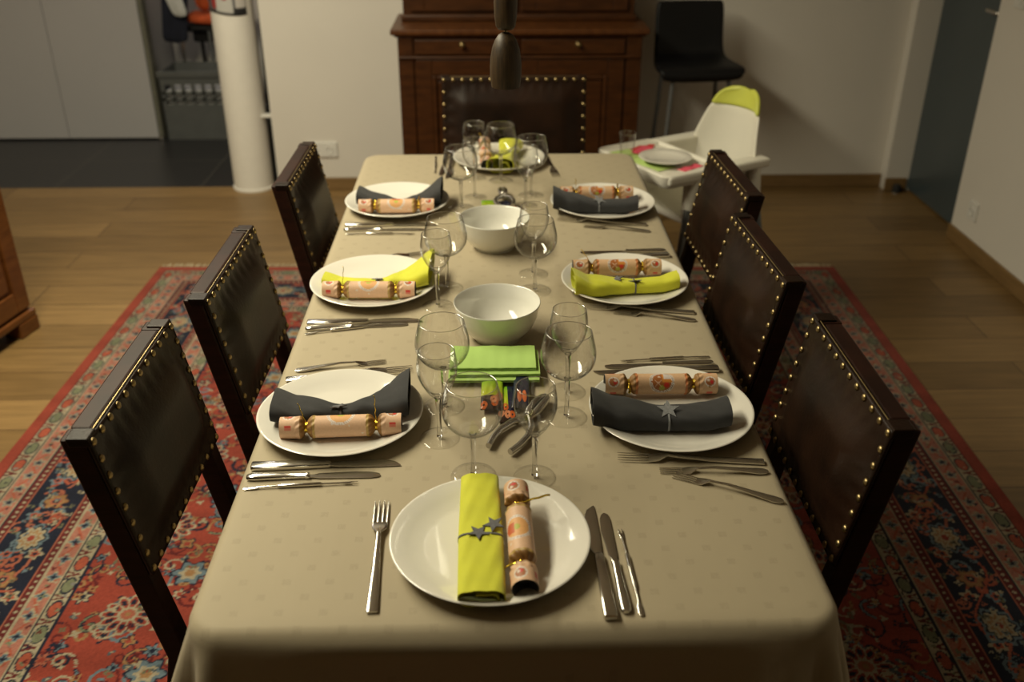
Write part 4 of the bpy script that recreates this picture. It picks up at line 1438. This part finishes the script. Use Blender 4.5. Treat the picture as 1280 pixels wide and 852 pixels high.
# near right, grey
n3 = napkin('cloth_napkin', 'rolled charcoal napkin tied with a light grey star on the nearest right plate', seat_at('R1', 0.308, 1.500, PZ + 0.001), R(-1.5), 0.246,
            smooth_lerp([(0, 0.085), (0.2, 0.075), (0.5, 0.058), (1, 0.066)]), smooth_lerp([(0, 0.046), (0.2, 0.040), (0.55, 0.028), (1, 0.034)]), M['grey_cloth'], 2.4, xf=smooth_lerp([(0, 0.010), (0.5, 0.0), (1, 0.004)]))
add_band(n3, 0.012, 0.0595, 0.0295, 'felt_light')
add_star(n3, (0.012, -0.004, 0.0335), (R(20), 0, R(0)), 0.022, 'felt_light')
# far right, grey
n4 = napkin('cloth_napkin', 'charcoal napkin tied with a grey star on the farthest right plate', seat_at('R3', 0.302, 2.655, PZ + 0.001), R(-3), 0.240,
            smooth_lerp([(0, 0.085), (0.2, 0.075), (0.55, 0.050), (1, 0.056)]), smooth_lerp([(0, 0.052), (0.2, 0.044), (0.55, 0.028), (1, 0.032)]), M['grey_cloth'], 2.2, xf=smooth_lerp([(0, 0.012), (0.5, 0.0), (1, 0.0)]))
add_band(n4, 0.010, 0.050, 0.0285, 'felt_light')
add_star(n4, (0.010, -0.004, 0.0330), (R(20), 0, R(36)), 0.021, 'felt_light')
# near left, grey bow
n5 = napkin('cloth_napkin', 'charcoal napkin tied into a bow behind the cracker on the nearest left plate', seat_at('L1', -0.285, 1.537, PZ + 0.003), R(2), 0.246,
            smooth_lerp([(0, 0.090), (0.18, 0.070), (0.5, 0.030), (0.62, 0.036), (1, 0.125)]), smooth_lerp([(0, 0.028), (0.3, 0.026), (0.5, 0.018), (0.7, 0.026), (1, 0.046)]), M['grey_cloth'], 2.4, xf=smooth_lerp([(0, 0.010), (0.5, 0.0), (1, 0.028)]))
add_band(n5, 0.0, 0.031, 0.0185, 'felt')
add_star(n5, (-0.006, -0.004, 0.0225), (R(-18), R(14), R(50)), 0.017, 'felt')
# mid left, yellow fan
n6 = napkin('cloth_napkin', 'yellow green napkin with one fanned end on the middle left plate', seat_at('L2', -0.280, 2.128, PZ + 0.003), R(-3), 0.252,
            smooth_lerp([(0, 0.050), (0.35, 0.036), (0.5, 0.026), (0.6, 0.034), (1, 0.150)]), smooth_lerp([(0, 0.014), (0.3, 0.014), (0.5, 0.014), (0.7, 0.024), (1, 0.048)]), M['yellow_cloth'], 1.7, xf=smooth_lerp([(0, 0.004), (0.5, 0.0), (1, 0.042)]))
add_band(n6, 0.0, 0.027, 0.0145, 'felt')
add_star(n6, (0.004, -0.002, 0.018), (R(-15), R(8), R(30)), 0.015, 'felt')
# far left, grey bow
n7 = napkin('cloth_napkin', 'charcoal napkin ends spreading behind the cracker on the farthest left plate', seat_at('L3', -0.272, 2.700, PZ + 0.003), R(-1), 0.240,
            smooth_lerp([(0, 0.095), (0.18, 0.075), (0.5, 0.030), (0.62, 0.036), (1, 0.135)]), smooth_lerp([(0, 0.034), (0.3, 0.026), (0.5, 0.016), (0.7, 0.024), (1, 0.052)]), M['grey_cloth'], 2.4, xf=smooth_lerp([(0, 0.022), (0.5, 0.0), (1, 0.044)]))
# far end, yellow wide
n8 = napkin('cloth_napkin', 'yellow green napkin rising beside the cracker on the far end plate', seat_at('E', 0.048, 3.142, PZ + 0.004), R(80), 0.235,
            smooth_lerp([(0, 0.085), (0.3, 0.060), (0.55, 0.044), (1, 0.080)]), smooth_lerp([(0, 0.046), (0.3, 0.034), (0.55, 0.028), (1, 0.036)]), M['yellow_cloth'], 1.5, tilt=R(-2))
add_band(n8, 0.012, 0.041, 0.0285, 'felt')

# ------------------------------------------------------------------ lime paper napkins


def paper_napkin(label, x0, x1, y0, y1, z, rz=0):
    """stack of folded leaves, fold towards the camera"""
    t = thing('paper_napkin', label, 'napkin', ((x0 + x1) / 2, (y0 + y1) / 2, z), rz, 'lime green paper napkins in a stack')
    hx, hy = (x1 - x0) / 2, (y1 - y0) / 2
    n = 24
    for q in range(2):
        b = MB()
        rr = []
        zc = 0.0016 + q * 0.0033
        for i in range(n + 1):
            x = -hx + 2 * hx * i / n
            wv = 0.0006 * math.sin(i * 0.9 + q * 2 + x0 * 60)
            ring = []
            prof_ = [(hy - 0.001 + 0.0015 * math.sin(i * 0.6 + q), -0.0015), (-hy + 0.002, -0.0015), (-hy + 0.0006, -0.0009), (-hy, 0.0), (-hy + 0.0006, 0.0009), (-hy + 0.002, 0.0015), (hy - 0.001 + 0.0015 * math.sin(i * 0.6 + q), 0.0015)]
            for y, dz in prof_:
                ring.append((x, y, zc + dz + abs(wv) * (1 if q else 0)))
            rr.append(ring)
        b.rings(rr).build('folded_leaf', M['green_paper'], t, smooth=50)
    return t


paper_napkin('lime paper napkin at the bottom of the stack behind the pliers', -0.088, 0.090, 1.618, 1.722, TOP + 0.010, R(-0.5))
paper_napkin('lime paper napkin in the middle of the stack', -0.086, 0.091, 1.628, 1.727, TOP + 0.0175, R(0.3))
paper_napkin('lime paper napkin lying on top of the stack', -0.086, 0.084, 1.640, 1.732, TOP + 0.025, R(-0.4))

# sachets


def sachet(label, cx, cy, w_, h_, z, rz, kind):
    b = MB()
    NX, NY = 40, 70
    rg_ = random.Random(int(cx * 1000) + 5)
    blobs = [(rg_.uniform(-0.4, 0.4), rg_.uniform(-0.42, -0.12)) for _ in range(5)]
    for side_ in (1, -1):
        for j in range(NY + 1):
            for i in range(NX + 1):
                u, v_ = i / NX * 2 - 1, j / NY * 2 - 1
                th = 0.0050 * (max(0, 1 - abs(u) ** 4) * max(0, 1 - abs(v_) ** 6)) ** 0.6
                th += 0.0010 * math.sin(u * 7 + v_ * 5) * math.sin(v_ * 9 - u * 3) * max(0, 1 - u * u) * max(0, 1 - v_ * v_)
                b.v.append((u * w_ / 2, v_ * h_ / 2, 0.005 + side_ * max(th, 0.0003) * (0.9 if side_ > 0 else 0.9)))
                if kind == 'green' or kind == 'split' and u < 0.15:
                    g_ = (v_ + 0.25) / 1.25
                    c_ = (0.50 - 0.35 * max(0, g_), 0.52 - 0.08 * max(0, g_), 0.02)
                    if v_ < -0.25: c_ = (0.03, 0.015, 0.012)
                else:
                    c_ = (0.015, 0.018, 0.045)
                if kind == 'navy':
                    for cxx in (-0.25, 0.35):
                        if ((u - cxx + 0.25 * v_) / 0.26) ** 2 + ((v_ + 0.38) / 0.34) ** 2 < 1:
                            c_ = (0.68, 0.16, 0.05)
                    if v_ < -0.80: c_ = (0.02, 0.02, 0.03)
                else:
                    for k, (bx, by_) in enumerate(blobs):
                        r2 = ((u / 2 - bx) / 0.16) ** 2 + ((v_ / 2 - by_) / 0.10) ** 2
                        if 0.10 < r2 < 1 and not (0.45 < r2 < 0.6 and math.sin(u * 30 + v_ * 17) > 0.2): c_ = (0.60, 0.13, 0.03) if k % 2 else (0.62, 0.24, 0.12)
                b.c.append((*c_, 1))
    off = (NX + 1) * (NY + 1)
    for j in range(NY):
        for i in range(NX):
            q = j * (NX + 1) + i
            b.f.append((q, q + 1, q + NX + 2, q + NX + 1))
            b.f.append((off + q, off + q + NX + 1, off + q + NX + 2, off + q + 1))
    def edge(ids):
        for a_, c_ in zip(ids, ids[1:]):
            b.f.append((a_, off + a_, off + c_, c_))
    edge([i for i in range(NX + 1)]); edge([i * (NX + 1) + NX for i in range(NY + 1)])
    edge([NY * (NX + 1) + i for i in range(NX, -1, -1)]); edge([i * (NX + 1) for i in range(NY, -1, -1)])
    o_ = b.build('wipe_sachet', M['painted_foil'], None, smooth='all')
    o_.location = (cx, cy, z); o_.rotation_euler = (0, 0, rz)
    return tag(o_, label, 'sachet', 'seafood wipe sachets')


sachet('green sachet printed with orange prawns, leftmost under the lime napkins', -0.003, 1.580, 0.042, 0.125, TOP + 0.0055, R(-1), 'green')
sachet('sachet half green half navy with dark foot, longest of the near three', 0.024, 1.548, 0.034, 0.130, TOP - 0.0005, R(1), 'split')
sachet('navy sachet with orange lobster claws beside the pliers', 0.0525, 1.580, 0.032, 0.126, TOP + 0.0085, R(-4), 'navy')
sachet('green sachet behind the far bowl, left of the dark one', -0.006, 2.640, 0.046, 0.110, TOP + 0.0002, R(2), 'green')
sachet('navy sachet behind the far bowl, beside the pliers', 0.052, 2.64, 0.034, 0.110, TOP + 0.0002, R(22), 'navy')

# lobster pliers


def pliers(label, loc, rz):
    t = thing('seafood_pliers', label, 'pliers', loc, rz, 'seafood crackers on the table')
    # local: hinge at origin, jaws towards +y, handles towards -y
    for s_ in (-1, 1):
        path = [(s_ * -0.004, 0.0, 0.010), (s_ * 0.006, -0.012, 0.010), (s_ * 0.020, -0.035, 0.010), (s_ * 0.027, -0.065, 0.010), (s_ * 0.026, -0.095, 0.010), (s_ * 0.021, -0.122, 0.010)]
        MB().tube(path, [0.0058, 0.006, 0.0062, 0.0062, 0.006, 0.0055], 12, 1.1).build('handle', M['steel_dull'], t, smooth=True)
        MB().loft([(-0.004, 0.011, 0.010, 0.010, s_ * 0.004), (0.012, 0.012, 0.014, 0.014, s_ * 0.0075), (0.040, 0.013, 0.014, 0.017, s_ * 0.0080), (0.066, 0.012, 0.010, 0.014, s_ * 0.0055), (0.074, 0.012, 0.004, 0.010, s_ * 0.0025)], 12, 0.6).build('jaw', M['steel_dull'], t, smooth=True)
    MB().lathe([(0.0, 0.002), (0.007, 0.002), (0.007, 0.0195), (0.005, 0.0215), (0.0, 0.0215)], 20).build('rivet', M['steel'], t, smooth=True)
    return t


pl = pliers('steel seafood pliers lying beside the navy sachet at the near end', (0.066, 1.497, TOP + 0.0005), R(-28))
pf = dup(pl, (0.034, 2.700, TOP + 0.0095), R(2), 'steel seafood pliers behind the far bowl')
pf.rotation_euler = (R(-5), 0, R(2))

# ------------------------------------------------------------------ pendant lamp
pd = thing('pendant_lamp', 'dark wooden drop shaped pendant lamp hanging over the table', 'lamp', (0.030, 1.90, 0))
shade = [(0.0, 1.372), (0.006, 1.3715), (0.014, 1.367), (0.021, 1.357), (0.0265, 1.342), (0.0295, 1.325), (0.0308, 1.308), (0.0305, 1.290), (0.0285, 1.272), (0.0278, 1.2685), (0.0262, 1.2685), (0.0268, 1.275), (0.0285, 1.300), (0.024, 1.335), (0.010, 1.36), (0.0, 1.362)]
MB().lathe(shade, 40).build('lamp_shade', M['lamp_wood'], pd, smooth=60)
MB().lathe([(0.0, 1.362), (0.0032, 1.362), (0.0032, 1.385), (0.0018, 1.385), (0.0018, 1.392), (0.0, 1.392)], 12).build('connector', M['brass'], pd, smooth=True)
MB().lathe([(0.0, 1.377), (0.014, 1.377), (0.0185, 1.382), (0.0215, 1.40), (0.0225, 1.425), (0.0215, 1.452), (0.018, 1.475), (0.011, 1.492), (0.003, 1.498), (0, 1.498)], 36).build('wooden_bead', M['lamp_wood'], pd, smooth=60)
MB().tube([(0, 0, 1.49), (0, 0, 2.58)], 0.0022, 8).build('cord', M['hole'], pd)
MB().lathe([(0.0, 2.575), (0.05, 2.575), (0.05, 2.599), (0.0, 2.599)], 32).build('ceiling_rose', M['lamp_wood'], pd, smooth=True)

# ------------------------------------------------------------------ black stool at the back
bs_ = thing('bar_stool', 'tall black moulded stool standing beside the buffet', 'stool', (0.985, 4.66, 0), R(6))
sh = MB()
NXs = 20
pathS = [(-0.105, 0.680), (-0.125, 0.718), (-0.10, 0.735), (-0.02, 0.735), (0.08, 0.738), (0.135, 0.755), (0.155, 0.79), (0.165, 0.86), (0.175, 0.94), (0.182, 0.995), (0.184, 1.010)]
wS = [0.38, 0.41, 0.42, 0.41, 0.38, 0.355, 0.345, 0.34, 0.34, 0.335, 0.31]
for (y, z), w_ in zip(pathS, wS):
    for i in range(NXs + 1):
        u = i / NXs * 2 - 1
        sh.v.append((u * w_ / 2, y - 0.018 * u * u * (1 if z > 0.74 else 0), z + 0.012 * u ** 4 * (1 if z < 0.73 else 0)))
for j in range(len(pathS) - 1):
    for i in range(NXs):
        b = j * (NXs + 1) + i
        sh.f.append((b, b + 1, b + NXs + 2, b + NXs + 1))
so2 = sh.build('seat_shell', M['black_shell'], bs_, smooth='all')
sd = so2.modifiers.new('thickness', 'SOLIDIFY'); sd.thickness = 0.028; sd.offset = 0
sd = so2.modifiers.new('subdiv', 'SUBSURF'); sd.levels = sd.render_levels = 1
for x, y in ((-0.15, -0.10), (0.15, -0.10), (-0.15, 0.11), (0.15, 0.11)):
    MB().tube([(x * 0.9, y * 0.9, 0.715), (x * 1.18, y * 1.18, 0.0)], 0.010, 10).build('leg', M['tube'], bs_, smooth=True)
MB().tube([(-0.165, -0.111, 0.24), (0.165, -0.111, 0.24)], 0.007, 8).tube([(-0.165, 0.12, 0.24), (0.165, 0.12, 0.24)], 0.007, 8).tube([(-0.165, -0.111, 0.24), (-0.165, 0.12, 0.24)], 0.007, 8).tube([(0.165, -0.111, 0.24), (0.165, 0.12, 0.24)], 0.007, 8).build('footrest', M['tube'], bs_, smooth=True)

# ------------------------------------------------------------------ highchair (local +y = towards tray)
hc = thing('highchair', 'white plastic highchair with lime headrest and tray at the table corner', 'highchair', (0.703, 3.396, 0), R(119.2))
TZh = 0.69
# seat shell: bucket lofted back
sb = MB()
prof_b = [  # (z, y of back sheet, half width)
    (0.50, -0.215, 0.155), (0.56, -0.225, 0.17), (0.62, -0.235, 0.175), (0.67, -0.245, 0.172), (0.72, -0.254, 0.157), (0.78, -0.264, 0.138), (0.82, -0.272, 0.124)]
NB = 16


def shell_rows(rows):
    b_ = MB()
    for z, y, hwid in rows:
        for i in range(NB + 1):
            u = i / NB * 2 - 1
            b_.v.append((u * hwid, y + 0.07 * (abs(u) ** 2.2) * min(1, hwid / 0.16), z))
    for j in range(len(rows) - 1):
        for i in range(NB):
            q = j * (NB + 1) + i
            b_.f.append((q + 1, q, q + NB + 1, q + NB + 2))
    return b_


o_ = shell_rows([r_ for r_ in prof_b if r_[0] <= 0.83]).build('backrest', M['plastic_white'], hc, smooth='all')
sd = o_.modifiers.new('thickness', 'SOLIDIFY'); sd.thickness = 0.012
sd = o_.modifiers.new('subdiv', 'SUBSURF'); sd.levels = sd.render_levels = 2
cap = [(0.815, -0.271, 0.126), (0.835, -0.275, 0.119), (0.855, -0.279, 0.109), (0.871, -0.282, 0.093), (0.881, -0.284, 0.066), (0.884, -0.285, 0.03)]
o_ = shell_rows(cap).build('headrest_cover', M['plastic_lime'], hc, smooth='all')
sd = o_.modifiers.new('thickness', 'SOLIDIFY'); sd.thickness = 0.017; sd.offset = 0
sd = o_.modifiers.new('subdiv', 'SUBSURF'); sd.levels = sd.render_levels = 2
# bucket sides and seat
MB().rings([[(-0.155, -0.225, z), (0.155, -0.225, z), (0.16, 0.12, z), (-0.16, 0.12, z)] for z in (0.48, 0.51)]).build('seat', M['plastic_white'], hc, bevel=0.012, segs=3)
for s_ in (-1, 1):
    sw_ = MB()
    sw_.rings([[(s_ * 0.150, -0.215, z0), (s_ * 0.165, -0.215, z0), (s_ * 0.172, 0.13, z0), (s_ * 0.155, 0.13, z0)] if s_ > 0 else [(-0.165, -0.215, z0), (-0.150, -0.215, z0), (-0.155, 0.13, z0), (-0.172, 0.13, z0)] for z0 in (0.50, 0.60, 0.672)]).build('side_wing', M['plastic_white'], hc, bevel=0.006)
    # arm ledge running from tray to the back
    MB().box(min(s_ * 0.150, s_ * 0.212), max(s_ * 0.150, s_ * 0.212), -0.225, 0.235, TZh - 0.035, TZh - 0.002).build('arm_ledge', M['plastic_white'], hc, bevel=0.010, segs=3)
    for y0_, yy in ((-0.17, -0.27), (0.10, 0.26)):
        x0_ = s_ * 0.185
        MB().tube([(x0_, y0_, 0.665), (x0_ * 1.03, y0_ + (yy - y0_) * 0.18, 0.55)], [0.024, 0.018], 14).build('leg_socket', M['plastic_white'], hc, smooth=True)
        MB().tube([(x0_ * 1.03, y0_ + (yy - y0_) * 0.18, 0.56), (x0_ * 1.42, yy, 0.0145)], 0.012, 12).build('leg', M['tube'], hc, smooth=True)
# tray
tr_o = MB()
def rrect(hx, y0, y1, r_, z, n=6):
    pts = []
    for cx, cy, a0 in ((hx - r_, y1 - r_, 0), (-hx + r_, y1 - r_, 90), (-hx + r_, y0 + r_, 180), (hx - r_, y0 + r_, 270)):
        for k in range(n + 1):
            a = R(a0 + 90 * k / n)
            pts.append((cx + r_ * math.cos(a), cy + r_ * math.sin(a), z))
    return pts
tr_o.rings([rrect(0.200, -0.01, 0.240, 0.03, TZh - 0.045), rrect(0.208, -0.018, 0.248, 0.036, TZh - 0.03), rrect(0.210, -0.02, 0.250, 0.038, TZh - 0.004), rrect(0.206, -0.016, 0.246, 0.036, TZh), rrect(0.198, -0.008, 0.238, 0.03, TZh), rrect(0.190, 0.0, 0.230, 0.026, TZh - 0.010)])
tr_o.build('tray', M['plastic_white'], hc, smooth=True)
hm = Matrix.Translation((0.703, 3.396, 0)) @ Matrix.Rotation(R(119.2), 4, 'Z')


def on_tray(x, y, z=TZh - 0.0095):
    return tuple(hm @ Vector((x, y, z)))


# objects on tray
sp = MB().lathe([(0.0, 0.002), (0.055, 0.002), (0.056, 0.0), (0.060, 0.0), (0.066, 0.005), (0.093, 0.013), (0.0945, 0.0145), (0.093, 0.0155), (0.065, 0.0085), (0.058, 0.006), (0.0, 0.0055)], 64).build('side_plate', M['china'], None, smooth=60)
sp.location = on_tray(-0.045, 0.125, TZh + 0.0005)
tag(sp, 'small white plate on the highchair tray', 'plate')
tg = thing('water_glass', 'small clear tumbler on the highchair tray corner', 'glass', on_tray(0.075, 0.205))
MB().lathe([(0.0, 0.0), (0.021, 0.0), (0.0225, 0.004), (0.031, 0.090), (0.030, 0.0905), (0.0215, 0.009), (0.0, 0.007)], 40).build('tumbler', M['glass'], tg, smooth=60)
MB().rings([[((0.0305 + 0.0008 * math.cos(b_)) * math.cos(a_), (0.0305 + 0.0008 * math.cos(b_)) * math.sin(a_), 0.0903 + 0.0008 * math.sin(b_)) for b_ in [2 * PI * q / 8 for q in range(8)]] for a_ in [2 * PI * k / 48 for k in range(49)]], False, False).build('lip', M['solid_glass'], tg, smooth='all')


def paper(name, label, cx, cy, w_, h_, rz, mt, z, th=0.002, parts=None):
    b = MB()
    n = 12
    rr = []
    for i in range(n + 1):
        x = -w_ / 2 + w_ * i / n
        dz = 0.0014 * (1 + math.sin(i * 1.1))
        rr.append([(x, -h_ / 2, dz), (x, -h_ / 2, dz + th), (x, h_ / 2, dz + th), (x, h_ / 2, dz)])
    o_ = b.rings(rr).build(name, mt, None, smooth=True)
    o_.location = on_tray(cx, cy, z); o_.rotation_euler = (0, 0, R(119.2) + rz)
    return tag(o_, label, 'napkin')


paper('paper_placemat', 'pale lime paper under the tumbler on the highchair tray', 0.02, 0.175, 0.27, 0.085, R(3), M['lime_print'], TZh - 0.0095, 0.001)
paper('paper_napkin', 'red paper napkin behind the tumbler on the highchair tray', 0.135, 0.085, 0.10, 0.055, R(-60), M['red_paper'], TZh - 0.0075)
paper('paper_napkin', 'pink paper napkin between tumbler and small plate on the tray', 0.100, 0.115, 0.095, 0.045, R(-62), M['pink'], TZh - 0.004)
paper('paper_napkin', 'pink paper napkin before the small plate near the tray corner', -0.155, 0.100, 0.10, 0.035, R(100), M['pink'], TZh - 0.004)
